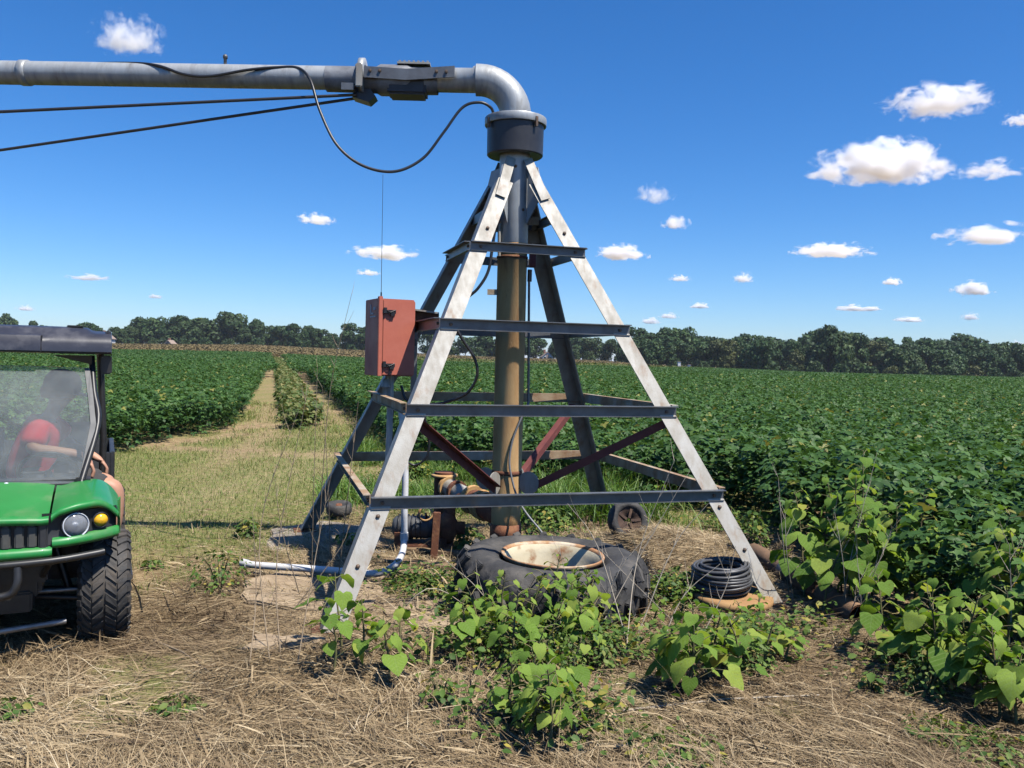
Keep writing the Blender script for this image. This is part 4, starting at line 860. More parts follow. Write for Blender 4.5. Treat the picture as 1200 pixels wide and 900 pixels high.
# gate valve and pump body in the shade
c = at(512, 630, 6.75); c.z = gzf(c.x, c.y)
pu = empty('booster_pump', c); tag(pu, 'small dark pump and motor in the shade under the tower', 'pump')
MB().lathe([(.0, -.17), (.06, -.17), (.085, -.14), (.09, .10), (.075, .14), (.03, .15), (.03, .19)], 20, Matrix.Translation((-.18, 0, .2)) @ Matrix.Rotation(R(90), 4, 'Y')).build('motor', mat('dark_blue_grey', (.05, .06, .075), (.1, .1, .1), 9, .6), pu)
for k in range(6): MB().lathe([(.09, -.004), (.10, -.004), (.10, .004), (.09, .004)], 20, Matrix.Translation((-.30 + k * .035, 0, .2)) @ Matrix.Rotation(R(90), 4, 'Y')).build('cooling_fin', BLACKP, pu)
MB().lathe([(.0, -.06), (.10, -.05), (.125, -.02), (.125, .03), (.09, .06), (.05, .08), (.05, .14)], 22, Matrix.Translation((.08, 0, .2)) @ Matrix.Rotation(R(90), 4, 'Y')).build('pump_casing', RUST_D, pu)
MB().tube([(.1, 0, .2), (.1, 0, .36), (.13, .02, .41), (.22, .06, .44)], .045, 12).build('outlet', RUST_D, pu)
MB().box((-.1, 0, .05), (.45, .22, .06)).build('base_plate', RUST_D, pu, .006); MB().box((-.3, -.02, .12), (.05, .18, .1)).build('mount_foot', RUST_D, pu); MB().box((.06, -.02, .1), (.05, .18, .06)).build('mount_foot', RUST_D, pu)
MB().lathe([(.05, -.008), (.062, 0), (.05, .008), (.044, 0)], 20, Matrix.Translation((-.08, -.14, .33)) @ Matrix.Rotation(R(70), 4, 'X'), closed=True).build('hand_wheel', RUST_M, pu)
MB().tube([(-.08, -.02, .27), (-.08, -.14, .33)], .01, 8).build('valve_stem', BOLT_M, pu)
for px_, py_, y_, h_, lab in ((508, 645, 6.5, .36, 'short rusty post beside the pump'), (478, 640, 6.9, .2, 'stubby rusted post left of the pump')):
    c = at(px_, py_, y_); c.z = gzf(c.x, c.y); o = MB().bar((0, 0, -.05), (.02, .01, h_), .055, .05, (0, 1, 0)).build('rusty_post', RUST_D, None, .004, loc=c); tag(o, lab, 'post')

# ================================================================== GREEN UTILITY CART
UG = mat('cart_green', (.015, .20, .035), (.02, .23, .045), 4, .42, 0, 0, coat=.25, dust=((.20, .24, .12), 5, .52, .95))
UK = mat('cart_black_plastic', (.022, .023, .025), (.04, .04, .042), 14, .5, 0, .05, 90, dust=((.16, .14, .11), 6, .55, 1.0))
UFR = mat('cart_frame_black', (.012, .012, .013), (.03, .028, .026), 10, .4)
UROOF = mat('cart_roof_plastic', (.03, .03, .038), (.045, .045, .055), 8, .32, 0, .03, 60, dust=((.22, .21, .21), 7, .5, 1.1))
UTY = mat('tyre_rubber', (.028, .027, .026), (.055, .05, .045), 9, .7, 0, .12, 60, dust=((.17, .13, .09), 8, .45, .9))
AMBER = mat('amber_lens', (.85, .45, .02), rough=.15, coat=.5)
CHROME = mat('reflector', (.80, .82, .85), (.55, .58, .62), 45, .25, .12)
def glass_mat(name, base, hazecol, lo, hi, rough=.08):
    m, n, l, p = new_mat(name); n.remove(p)
    tr = n.new('ShaderNodeBsdfTransparent'); tr.inputs['Color'].default_value = (*base, 1)
    df = n.new('ShaderNodeBsdfDiffuse'); df.inputs['Color'].default_value = (*hazecol, 1); tl = n.new('ShaderNodeBsdfTranslucent'); tl.inputs['Color'].default_value = (*hazecol, 1)
    h = n.new('ShaderNodeMixShader'); h.inputs[0].default_value = .4; l.new(df.outputs[0], h.inputs[1]); l.new(tl.outputs[0], h.inputs[2])
    tc = n.new('ShaderNodeTexCoord'); nz = n.new('ShaderNodeTexNoise'); nz.inputs['Scale'].default_value = 5; nz.inputs['Detail'].default_value = 9; nz.inputs['Roughness'].default_value = .7
    l.new(tc.outputs['Object'], nz.inputs['Vector']); r = n.new('ShaderNodeMapRange'); r.inputs['From Min'].default_value = .3; r.inputs['From Max'].default_value = .75; r.inputs['To Min'].default_value = lo; r.inputs['To Max'].default_value = hi
    l.new(nz.outputs['Fac'], r.inputs['Value']); a = n.new('ShaderNodeMixShader'); l.new(r.outputs['Result'], a.inputs[0]); l.new(tr.outputs[0], a.inputs[1]); l.new(h.outputs[0], a.inputs[2])
    gl = n.new('ShaderNodeBsdfGlossy'); gl.inputs['Roughness'].default_value = rough; fr = n.new('ShaderNodeFresnel'); fr.inputs['IOR'].default_value = 1.49
    b = n.new('ShaderNodeMixShader'); l.new(fr.outputs[0], b.inputs[0]); l.new(a.outputs[0], b.inputs[1]); l.new(gl.outputs[0], b.inputs[2]); l.new(b.outputs[0], n['Material Output'].inputs['Surface'])
    return m
WSH = glass_mat('scuffed_windshield', (.93, .95, .94), (.56, .60, .57), .08, .27)
LENS = glass_mat('lamp_lens', (.97, .97, .97), (.8, .82, .85), .28, .5)
YAW = R(25.5)
UO = Vector((-2.6535, 4.3503, gzf(-2.2, 4.6) - .012)); ut = empty('utility_cart', UO, (0, 0, YAW - math.pi / 2))
tag(ut, 'green utility cart with dark roof and scuffed windshield, cut off by the left edge', 'utility cart')
def sm(t): t = max(0, min(1, t)); return t * t * (3 - 2 * t)
def xf(y):
    a = abs(y); return .495 - .02 * (a / .3) ** 2 if a < .3 else .465 - .15 * ((a - .3) / .29) ** 2
def ztop(x, y):
    a = abs(y); t = (x + .14) / .62
    zc = .838 - .09 * max(0, t) ** 1.4 - .02 * (a / .3) ** 2
    zf = .812 - .045 * max(0, t) ** 2.0 - .09 * max(0, (a - .47) / .12) ** 2.2 + .02 * sm((a - .3) / .12)
    w = sm((a - .27) / .06); return zc * (1 - w) + zf * w
ys_ = [-.59 + 1.18 * k / 48 for k in range(49)]
def hood_piece(y0, y1, n=13, m_=16):
    Y = [y0 + (y1 - y0) * k / n for k in range(n + 1)]; vs = []
    for i in range(m_ + 1):
        for y in Y:
            t = i / m_; x = -.14 + (xf(y) + .14) * t; vs.append((x, y, ztop(x, y)))
    for dz, dx in ((.012, .004), (.03, .001), (.034, -.02)):       # rolled front lip
        for y in Y: vs.append((xf(y) + dx, y, ztop(xf(y), y) - dz))
    k = n + 1; fs = [(i * k + j, i * k + j + 1, (i + 1) * k + j + 1, (i + 1) * k + j) for i in range(m_ + 3) for j in range(n)]
    return MB().add(vs, fs, True)
hood_piece(-.285, .285, 20).build('hood', UG, ut)
for s in (-1, 1):
    fm = hood_piece(.295 * s, .59 * s, 16); 
    # outer side skirt of the fender
    vs = []; m_ = 12
    for i in range(m_ + 1):
        x = -.14 + (xf(.59) + .14) * i / m_
        for q in range(4): vs.append((x, s * (.59 + .008 * math.sin(q)), ztop(x, .59) - (ztop(x, .59) - .63 - .06 * (i / m_ < .5)) * q / 3))
    fm.add(vs, [(i * 4 + q, i * 4 + q + 1, (i + 1) * 4 + q + 1, (i + 1) * 4 + q) for i in range(m_) for q in range(3)], True)
    fd = fm.build('fender', UG, ut)
    # green lip under the lamp pod, wrapping round the corner
    vs = []; nn = 16
    for i in range(nn + 1):
        y = s * (.30 + .292 * i / nn); xx = xf(y); up = .012 * (i / nn)
        for dx, z in ((-.03, .592 + up), (.0, .588 + up), (.006, .605 + up), (.0, .628 + up * 1.6), (-.03, .634 + up * 1.6)): vs.append((xx + dx, y, z))
    MB().add(vs, [(i * 5 + q, i * 5 + q + 1, (i + 1) * 5 + q + 1, (i + 1) * 5 + q) for i in range(nn) for q in range(4)], True).build('fender_lip', UG, fd)
    MB().prism([(xf(.59) - .02, s * .585, .61), (xf(.59) - .02, s * .585, .78), (xf(.585) - .07, s * .594, .79), (xf(.59) - .07, s * .594, .60)], (0, s * .006, 0)).build('corner_post', UG, fd)
    # dark lamp pod
    vs = []
    for i in range(nn + 1):
        y = s * (.255 + .325 * i / nn); xx = xf(y) - .028
        for q in range(5): vs.append((xx - .012 * math.sin(q / 4 * math.pi), y, .60 + .155 * q / 4))
    pod = MB().add(vs, [(i * 5 + q, i * 5 + q + 1, (i + 1) * 5 + q + 1, (i + 1) * 5 + q) for i in range(nn) for q in range(4)], True).build('lamp_pod', UK, ut)
    for nm, y, z, r_, mm in (('headlight', .392, .687, .056, CHROME), ('indicator', .502, .697, .034, UK)):
        M_ = Matrix.Translation((xf(y) - .045, s * y, z)) @ Matrix.Rotation(R(90), 4, 'Y') @ Matrix.Rotation(R(-18 * s), 4, 'X')
        hl = MB().lathe([(0, -.03), (r_ * .35, -.025), (r_ * .8, 0), (r_, .03), (r_ * 1.06, .034), (r_ * 1.1, .028), (r_ * 1.1, -.01)], 26, M_).build(nm, mm, ut)
        MB().lathe([(r_ * .99, .026), (r_ * .8, .036), (r_ * .45, .043), (0, .046)], 26, M_).build('lens', LENS if nm == 'headlight' else AMBER, hl)
        MB().lathe([(r_ * .25, .0), (r_ * .25, .02), (r_ * .12, .028), (0, .03)], 14, M_).build('bulb', CHROME if nm == 'headlight' else AMBER, hl)
        MB().lathe([(r_ * .98, .024), (r_ * 1.14, .03), (r_ * 1.14, .0)], 26, M_).build('bezel', UK, hl)
# grille and lower front
gr = MB(); vs = []
nn = 20
for i in range(nn + 1):
    y = -.27 + .54 * i / nn
    for q in range(4): vs.append((xf(y) - .05, y, .575 + .16 * q / 3))
gr.add(vs, [(i * 4 + q, i * 4 + q + 1, (i + 1) * 4 + q + 1, (i + 1) * 4 + q) for i in range(nn) for q in range(3)], True); grl = gr.build('grille', UK, ut)
SLAT = mat('grille_grey', (.06, .06, .055), (.10, .095, .08), 10, .6)
for k in range(9):
    y = -.216 + k * .054
    sl_ = MB(); sl_.box((xf(y) - .036, y, .648), (.03, .038, .105)); sl_.box((xf(y) - .036, y, .706), (.026, .026, .02)); sl_.build('slat', SLAT, grl, .006)
for s in (-1, 1): MB().box((xf(.25) - .028, s * .262, .655), (.03, .04, .15)).build('grille_post', UK, grl, .008)
vs = []
for i in range(nn + 1):
    y = -.30 + .60 * i / nn; q0 = xf(y)
    for dx, z in ((-.03, .54), (.004, .545), (.012, .57), (.004, .592), (-.03, .596)): vs.append((q0 + dx, y, z))
MB().add(vs, [(i * 5 + q, i * 5 + q + 1, (i + 1) * 5 + q + 1, (i + 1) * 5 + q) for i in range(nn) for q in range(4)], True).build('front_valance', UG, ut)
bp = MB(); bp.tube(spline([(.40, -.60, .575), (.50, -.52, .562), (.555, -.3, .548), (.57, 0, .543), (.555, .3, .548), (.505, .48, .558), (.49, .525, .562)], 6), .0175, 12); bmp = bp.build('bumper', UFR, ut)
MB().tube(spline([(.565, -.165, .53), (.585, -.165, .46), (.585, -.13, .41), (.585, 0, .40), (.585, .13, .41), (.585, .165, .46), (.565, .165, .53)], 6), .019, 10).build('brush_guard', UFR, bmp)
for s in (-1, 1): MB().tube([(.56, s * .06, .55), (.58, s * .06, .41)], .012, 8).build('guard_bar', UFR, bmp); MB().tube([(.54, s * .3, .545), (.30, s * .25, .42)], .015, 8).build('bumper_stay', UFR, bmp)
# chassis, suspension
MB().box((-.75, 0, .40), (2.1, .5, .16)).build('chassis', UFR, ut, .02)
MB().tube([(.36, -.36, .20), (.40, 0, .185), (.36, .36, .20)], .014, 8).build('skid_bar', mat('bare_steel', (.28, .27, .26), (.14, .13, .12), 12, .45, .6), ut)
MB().box((.2, 0, .30), (.25, .42, .10)).build('skid_plate', UFR, ut, .01); MB().box((.26, .0, .46), (.12, .55, .14)).build('radiator', UFR, ut, .01)
for s in (-1, 1):
    for dx in (-.09, .11): MB().tube([(dx * .6, s * .14, .27), (dx, s * .42, .245)], .016, 8).build('control_arm', UFR, ut)
    MB().tube([(.16, s * .1, .31), (.14, s * .42, .30)], .011, 8).build('tie_rod', MATS['bare_steel'], ut)
    MB().tube([(.02, s * .36, .28), (-.02, s * .27, .58)], .02, 10).build('shock_absorber', UFR, ut)
    MB().box((-.02, s * .44, .60), (.62, .25, .02)).build('wheel_arch', UFR, ut)
    MB().box((-.20, s * .42, .45), (.02, .3, .34)).build('wheel_arch', UFR, ut)
# wheels with block tread
def wheel(cx, s, r_, w):
    M_ = Matrix.Translation((cx, s * .53, r_)) @ Matrix.Rotation(R(-90 * s), 4, 'X')
    rim = MB().lathe([(.0, .02), (.05, .02), (.06, .035), (.10, .03), (.12, .0), (.13, -.05), (.14, w * .36), (.155, w * .42), (.15, w * .45), (.16, -w * .42), (.12, -w * .4)], 28, M_).build('wheel', mat('rim_yellow', (.55, .42, .03), (.4, .3, .05), 6, .55) if 'rim_yellow' not in MATS else MATS['rim_yellow'], ut)
    h = w / 2
    MB().lathe([(.150, -h * .82), (.17, -h * .95), (r_ * .80, -h * 1.02), (r_ * .93, -h * .93), (r_ * .985, -h * .66), (r_, -h * .3), (r_, h * .3), (r_ * .985, h * .66), (r_ * .93, h * .93), (r_ * .80, h * 1.02), (.17, h * .95), (.150, h * .82)], 44, M_).build('tyre', UTY, rim)
    tb = MB(); P = 30
    for j in range(P):
        for row, (v0, v1, off, sl) in enumerate(((-.86, -.50, .0, 1), (-.46, -.04, .5, -1), (.04, .46, .0, 1), (.50, .86, .5, -1))):
            a0 = 2 * math.pi * (j + off) / P; da = 2 * math.pi / P
            def pt(v, a, lift):
                rr = r_ * (1 - .10 * max(0, abs(v) - .45) ** 1.7 * 2.2) + lift; return M_ @ Vector((rr * math.cos(a), rr * math.sin(a), v * h))
            sk = .34 * da * sl; q = [(v0, a0 - sk), (v1, a0 + sk), (v1, a0 + sk + da * .66), (v0, a0 - sk + da * .66)]
            ti = .06 * da
            tb.hull8([pt(v, a, -.004) for v, a in q] + [pt(v * .99, a + (ti if k < 2 else -ti), .0105) for k, (v, a) in enumerate(q)])
        for s2 in (-1, 1):
            a0 = 2 * math.pi * (j + .25) / P; da = 2 * math.pi / P
            q = [(r_ * .965, a0), (r_ * .90, a0), (r_ * .90, a0 + da * .5), (r_ * .965, a0 + da * .5)]
            tb.hull8([M_ @ Vector((rr * math.cos(a), rr * math.sin(a), s2 * h * (.80 if rr > r_ * .93 else .95))) for rr, a in q] + [M_ @ Vector((rr * 1.015 * math.cos(a), rr * 1.015 * math.sin(a), s2 * h * (.90 if rr > r_ * .93 else 1.04))) for rr, a in q])
    tb.build('tread', UTY, rim)
for cx_ in (0, -1.62):
    for s in (-1, 1): wheel(cx_, s, .285, .245)
# tub, seats, cargo bed
MB().box((-.72, 0, .30), (1.05, 1.16, .04)).build('floor', UK, ut, .01)
MB().box((-.18, 0, .55), (.06, 1.1, .48)).build('dashboard', UK, ut, .02); MB().box((-.16, 0, .80), (.16, .95, .08)).build('cowl', UK, ut, .02)
MB().box((-.95, 0, .45), (.45, 1.12, .28)).build('seat_base', UK, ut, .02)
for s in (-1, 1):
    st_ = MB().box((-.90, s * .27, .625), (.44, .46, .09)).build('seat', UK, ut, .03); MB().box((-1.14, s * .27, .86), (.09, .44, .42), Matrix.Rotation(R(-10), 3, 'Y')).build('seat_back', UK, st_, .03)
    MB().box((-.75, s * .61, .22), (.8, .14, .03)).build('running_board', UK, ut, .005)
    MB().tube([(-1.2, s * .50, .42), (-1.2, s * .515, .95), (-1.2, s * .49, 1.52)], .022, 10).build('rear_post', UFR, ut)
    MB().tube(spline([(-.03, s * .392, .74), (-.10, s * .415, .84), (-.295, s * .488, 1.126), (-.42, s * .465, 1.30), (-.56, s * .448, 1.50)], 5), .0175, 10).build('front_post', UFR, ut)
    MB().tube([(-.02, s * .392, .735), (-.03, s * .392, .775)], .026, 10).build('post_foot', UFR, ut)
    MB().box((-.105, s * .405, .835), (.05, .05, .028)).build('windshield_knob', UFR, ut, .006)
    MB().box((-.60, s * .53, 1.455), (.20, .055, .11)).build('roof_bracket', UFR, ut, .008)
    MB().prism([(-.49, s * .24, 1.508), (-.49, s * .45, 1.508), (-.50, s * .45, 1.455)], (-.03, 0, 0)).build('roof_gusset', UFR, ut)
sw_ = MB(); sw_.lathe([(.145, -.012), (.158, 0), (.145, .012), (.133, 0)], 24, Matrix.Translation((-.34, .24, .85)) @ Matrix.Rotation(R(-55), 4, 'Y'), closed=True); stw = sw_.build('steering_wheel', UFR, ut)
MB().tube([(-.2, .24, .76), (-.34, .24, .85)], .02, 8).build('steering_column', UFR, stw)
for a_ in (.5, 2.6, 4.7):
    M_ = Matrix.Translation((-.34, .24, .85)) @ Matrix.Rotation(R(-55), 4, 'Y'); MB().tube([M_ @ Vector((0, 0, 0)), M_ @ Vector((.14 * math.cos(a_), .14 * math.sin(a_), 0))], .009, 6).build('spoke', UFR, stw)
bed = MB(); bed.box((-1.75, 0, .60), (1.0, 1.15, .03)).build('cargo_bed', UK, ut)
for s in (-1, 1): MB().box((-1.75, s * .57, .73), (1.0, .03, .26)).build('bed_side', UK, ut, .005)
for q in (-1.26, -2.24): MB().box((q, 0, .73), (.03, 1.11, .25)).build('bed_end', UK, ut, .005)
# windshield
W_ = []
for x, y, z in ((-.085, .425, .80), (-.115, .43, .845), (-.285, .478, 1.126), (-.40, .46, 1.29), (-.50, .44, 1.435)):
    W_.append([(x + .014 - .012 * (abs(q) / 4) ** 2, y * q / 4, z + (.008 * (1 - (q / 4) ** 2) if z > 1.4 else 0)) for q in range(-4, 5)])
vs = [p for r_ in W_ for p in r_]; k = 9
ws = MB(); ws.add(vs, [(i * k + j, i * k + j + 1, (i + 1) * k + j + 1, (i + 1) * k + j) for i in range(4) for j in range(8)]); wso = ws.build('windshield', WSH, ut)
sd = wso.modifiers.new('thickness', 'SOLIDIFY'); sd.thickness = .004
EDGE = mat('edge_trim', (.07, .07, .07), (.12, .12, .115), 12, .5)
for s in (-1, 1):
    MB().prism([Vector(W_[i][8 if s > 0 else 0]) + Vector((.006, 0, 0)) for i in (1, 2, 3, 4)] + [Vector(W_[i][8 if s > 0 else 0]) + Vector((.006, -s * .028, 0)) for i in (4, 3, 2, 1)], (.004, 0, 0)).build('edge_strip', EDGE, wso)
    MB().lathe([(0, .008), (.010, .006), (.014, 0)], 10, Matrix.Translation((-.075, s * .06, .825)) @ Matrix.Rotation(R(70), 4, 'Y')).build('screw', CHROME, wso)
MB().box((-.092, 0, .808), (.006, .83, .022), Matrix.Rotation(R(-35), 3, 'Y')).build('bottom_strip', mat('pale_trim', (.3, .32, .3), (.4, .42, .4), 6, .5), wso)
# roof
def roof_profile(y):
    a = abs(y); up = .022 * sm((.46 - a) / .05); f_ = .014 if a < .192 else 0
    return [(-.47, 1.516), (-.435 + f_, 1.520), (-.425 + f_, 1.53), (-.43 + f_, 1.575), (-.452 + f_, 1.615), (-.49, 1.634), (-.53, 1.640 + up), (-.60, 1.652 + up), (-.9, 1.658 + up), (-1.2, 1.652 + up), (-1.38, 1.635), (-1.44, 1.60), (-1.44, 1.525), (-1.3, 1.515)]
Yr = [-.555, -.552, -.53, -.47, -.445, -.42, -.32, -.197, -.190, -.18, 0, .18, .190, .197, .32, .42, .445, .47, .53, .552, .555]; vs = []
for y in Yr:
    for x, z in roof_profile(y): vs.append((x, y, z - (.012 if abs(y) > .553 else 0)))
k = len(roof_profile(0)); rf = MB(); rf.add(vs, [(i * k + j, i * k + (j + 1) % k, (i + 1) * k + (j + 1) % k, (i + 1) * k + j) for i in range(len(Yr) - 1) for j in range(k)], True)
rf.add([vs[j] for j in range(k)], [tuple(range(k))]); rf.add([vs[(len(Yr) - 1) * k + j] for j in range(k)], [tuple(range(k))]); rfo = rf.build('roof', UROOF, ut)
rfo.data.set_sharp_from_angle(angle=R(38))
for s in (-1, 1):
    MB().box((-.56, s * .535, 1.642), (.10, .03, .045)).build('roof_lug', UROOF, rfo, .012); MB().box((-.585, s * .36, 1.677), (.03, .09, .012)).build('roof_slot', UFR, rfo, .004)
    MB().box((-.444, s * .196, 1.572), (.02, .006, .09)).build('roof_seam', UFR, rfo)

# ------------------------------------------------------------------ driver
SKIN = mat('skin', (.50, .27, .17), (.44, .22, .14), 20, .55); SHIRT = mat('red_shirt', (.72, .04, .055), (.60, .03, .045), 6, .85, 0, .25, 25)
SHORTS = mat('charcoal_shorts', (.045, .042, .042), (.06, .056, .054), 20, .9, 0, .2, 60); CAPM = mat('navy_cap', (.02, .022, .04), rough=.85); SHOE = mat('grey_shoe', (.15, .14, .13), rough=.8); HAIR = mat('brown_hair', (.05, .03, .02), rough=.7)
def skinned(name, verts, edges, m_, parent, root=0, sub=2):
    me = bpy.data.meshes.new(name); me.from_pydata([v[:3] for v in verts], edges, []); o = link(name, me, None, parent)
    md = o.modifiers.new('skin', 'SKIN'); md.use_smooth_shade = True; md.branch_smoothing = .6
    if not me.skin_vertices: 
        bpy.context.view_layer.objects.active = o
    for i, v in enumerate(verts):
        r_ = v[3]; r2 = v[4] if len(v) > 4 else r_; me.skin_vertices[0].data[i].radius = (r_, r2); me.skin_vertices[0].data[i].use_root = (i == root)
    s_ = o.modifiers.new('sub', 'SUBSURF'); s_.levels = sub; s_.render_levels = sub
    dg = bpy.context.evaluated_depsgraph_get(); dg.update(); nm = bpy.data.meshes.new_from_object(o.evaluated_get(dg)); o.modifiers.clear(); o.data = nm; nm.name = name
    nm.materials.clear(); nm.materials.append(m_); nm.polygons.foreach_set('use_smooth', np.ones(len(nm.polygons), bool)); return o
pe = empty('person', UO + Vector((math.sin(YAW), -math.cos(YAW), 0)) * .11, (0, 0, YAW - math.pi / 2)); tag(pe, 'person in red shirt, dark cap and charcoal shorts sitting sideways in the green cart', 'person')
bv = [(-.85, .12, .715, .125), (-.85, .13, .85, .115), (-.86, .17, 1.0, .13), (-.87, .225, 1.13, .055), (-.88, .255, 1.185, .05), (-.88, .285, 1.255, .078, .085), (-.88, .29, 1.335, .082, .09),     # 0-6 trunk, head
      (-.70, .165, 1.085, .062), (-.585, .145, .965, .043), (-.56, .38, .935, .031), (-.55, .44, .90, .034, .022),   # 7-10 right arm
      (-1.04, .20, 1.085, .062), (-1.06, .33, .93, .043), (-.99, .455, .88, .031), (-.965, .495, .855, .034, .022),       # 11-14 left arm
      (-.765, .19, .705, .088), (-.66, .585, .735, .062), (-.655, .575, .50, .054), (-.67, .50, .31, .036), (-.66, .56, .27, .036),   # 15-19 right leg
      (-.935, .19, .705, .088), (-.90, .55, .735, .062), (-.89, .54, .50, .054), (-.90, .46, .31, .036), (-.89, .52, .27, .036),     # 20-24 left leg
      (-.88, .378, 1.285, .014), (-.795, .285, 1.285, .016), (-.965, .285, 1.285, .016)]                                # nose, ears
be = [(0, 1), (1, 2), (2, 3), (3, 4), (4, 5), (5, 6), (2, 7), (7, 8), (8, 9), (9, 10), (2, 11), (11, 12), (12, 13), (13, 14), (0, 15), (15, 16), (16, 17), (17, 18), (18, 19), (0, 20), (20, 21), (21, 22), (22, 23), (23, 24), (5, 25), (5, 26), (5, 27)]
def fingers(hi, hand, dirv, spread, curl):
    h = Vector(hand); d = Vector(dirv).normalized(); s_ = Vector(spread).normalized(); c_ = Vector(curl).normalized()
    for q, L in ((-1.5, .055), (-.5, .066), (.5, .07), (1.5, .062)):
        b0 = len(bv); p0 = h + d * .035 + s_ * q * .017; p1 = p0 + d * L * .5 + c_ * .008; p2 = p1 + d * L * .3 + c_ * L * .45
        for p in (p0, p1, p2): bv.append((*p, .0088))
        be.extend([(hi, b0), (b0, b0 + 1), (b0 + 1, b0 + 2)])
    b0 = len(bv); p0 = h - d * .005 + s_ * -.036; p1 = p0 + d * .03 + s_ * -.014 + c_ * .01
    bv.append((*p0, .0105)); bv.append((*p1, .0095)); be.extend([(hi, b0), (b0, b0 + 1)])
fingers(10, bv[10][:3], (.05, .5, -.86), (1, 0, .05), (.0, -.7, -.7)); fingers(14, bv[14][:3], (.1, .7, -.7), (1, 0, 0), (0, -.6, -.8))
body = skinned('body', bv, be, SKIN, pe)
up_ = .02
skinned('shirt', [(-.85, .12, .70, .16), (-.85, .12, .85, .165), (-.85, .16, 1.0, .178), (-.868, .21, 1.11, .11), (-.70, .165, 1.075, .088), (-.64, .155, 1.02, .08), (-.59, .147, .968, .07), (-1.04, .20, 1.085, .10), (-1.05, .27, 1.02, .078), (-1.055, .31, .985, .07)],
        [(0, 1), (1, 2), (2, 3), (2, 4), (4, 5), (5, 6), (2, 7), (7, 8), (8, 9)], SHIRT, pe)
skinned('shorts', [(-.85, .12, .70, .15), (-.765, .19, .703, .108), (-.70, .43, .725, .092), (-.668, .565, .736, .088), (-.935, .19, .703, .108), (-.912, .42, .725, .092), (-.901, .535, .736, .088)], [(0, 1), (1, 2), (2, 3), (0, 4), (4, 5), (5, 6)], SHORTS, pe)
M_ = Matrix.Translation((-.88, .288, 1.318)) @ Matrix.Rotation(R(-12), 4, 'X')
cp = MB().lathe([(.101, -.03), (.106, 0), (.101, .045), (.078, .082), (.04, .10), (.0, .104)], 22, M_).build('cap', CAPM, pe)
MB().add([M_ @ Vector(((.08 + .0 * k) * math.sin(t) * 1.0, .09 * math.cos(t) * 1.0 + k * .075 * max(.0, math.cos(t)) ** .6, -.008 - .02 * k)) for k in (0, 1) for t in np.linspace(-1.35, 1.35, 11)] + [M_ @ Vector(((.08) * math.sin(t), .09 * math.cos(t) + k * .075 * max(.0, math.cos(t)) ** .6, -.014 - .02 * k)) for k in (0, 1) for t in np.linspace(-1.35, 1.35, 11)], [(i, i + 1, 12 + i, 11 + i) for i in range(10)] + [(22 + i, 33 + i, 34 + i, 23 + i) for i in range(10)] + [(11 + i, 12 + i, 34 + i, 33 + i) for i in range(10)], True).build('brim', CAPM, cp)
MB().lathe([(.092, -.07), (.098, -.05), (.0985, -.02), (.09, 0)], 20, Matrix.Translation((-.88, .268, 1.318))).build('hair', HAIR, pe)
for dx in (-.032, .032): MB().lathe([(0, .008), (.009, .005), (.011, 0), (.009, -.005), (0, -.008)], 10, Matrix.Translation((-.88 + dx, .362, 1.300))).build('eye', mat('eye_white', (.6, .58, .55), rough=.3) if dx < 0 else MATS['eye_white'], pe)
MB().tube([(-.905, .352, 1.225), (-.88, .360, 1.222), (-.855, .352, 1.225)], .005, 6).build('mouth', mat('lips', (.35, .12, .1), rough=.5), pe)
for x_, y_ in ((-.66, .52), (-.89, .48)): MB().hull8([(x_ - .045, y_ - .11, .235), (x_ + .045, y_ - .11, .235), (x_ + .045, y_ + .15, .235), (x_ - .045, y_ + .15, .235), (x_ - .042, y_ - .10, .33), (x_ + .042, y_ - .10, .33), (x_ + .035, y_ + .13, .275), (x_ - .035, y_ + .13, .275)]).build('shoe', SHOE, pe, .015)

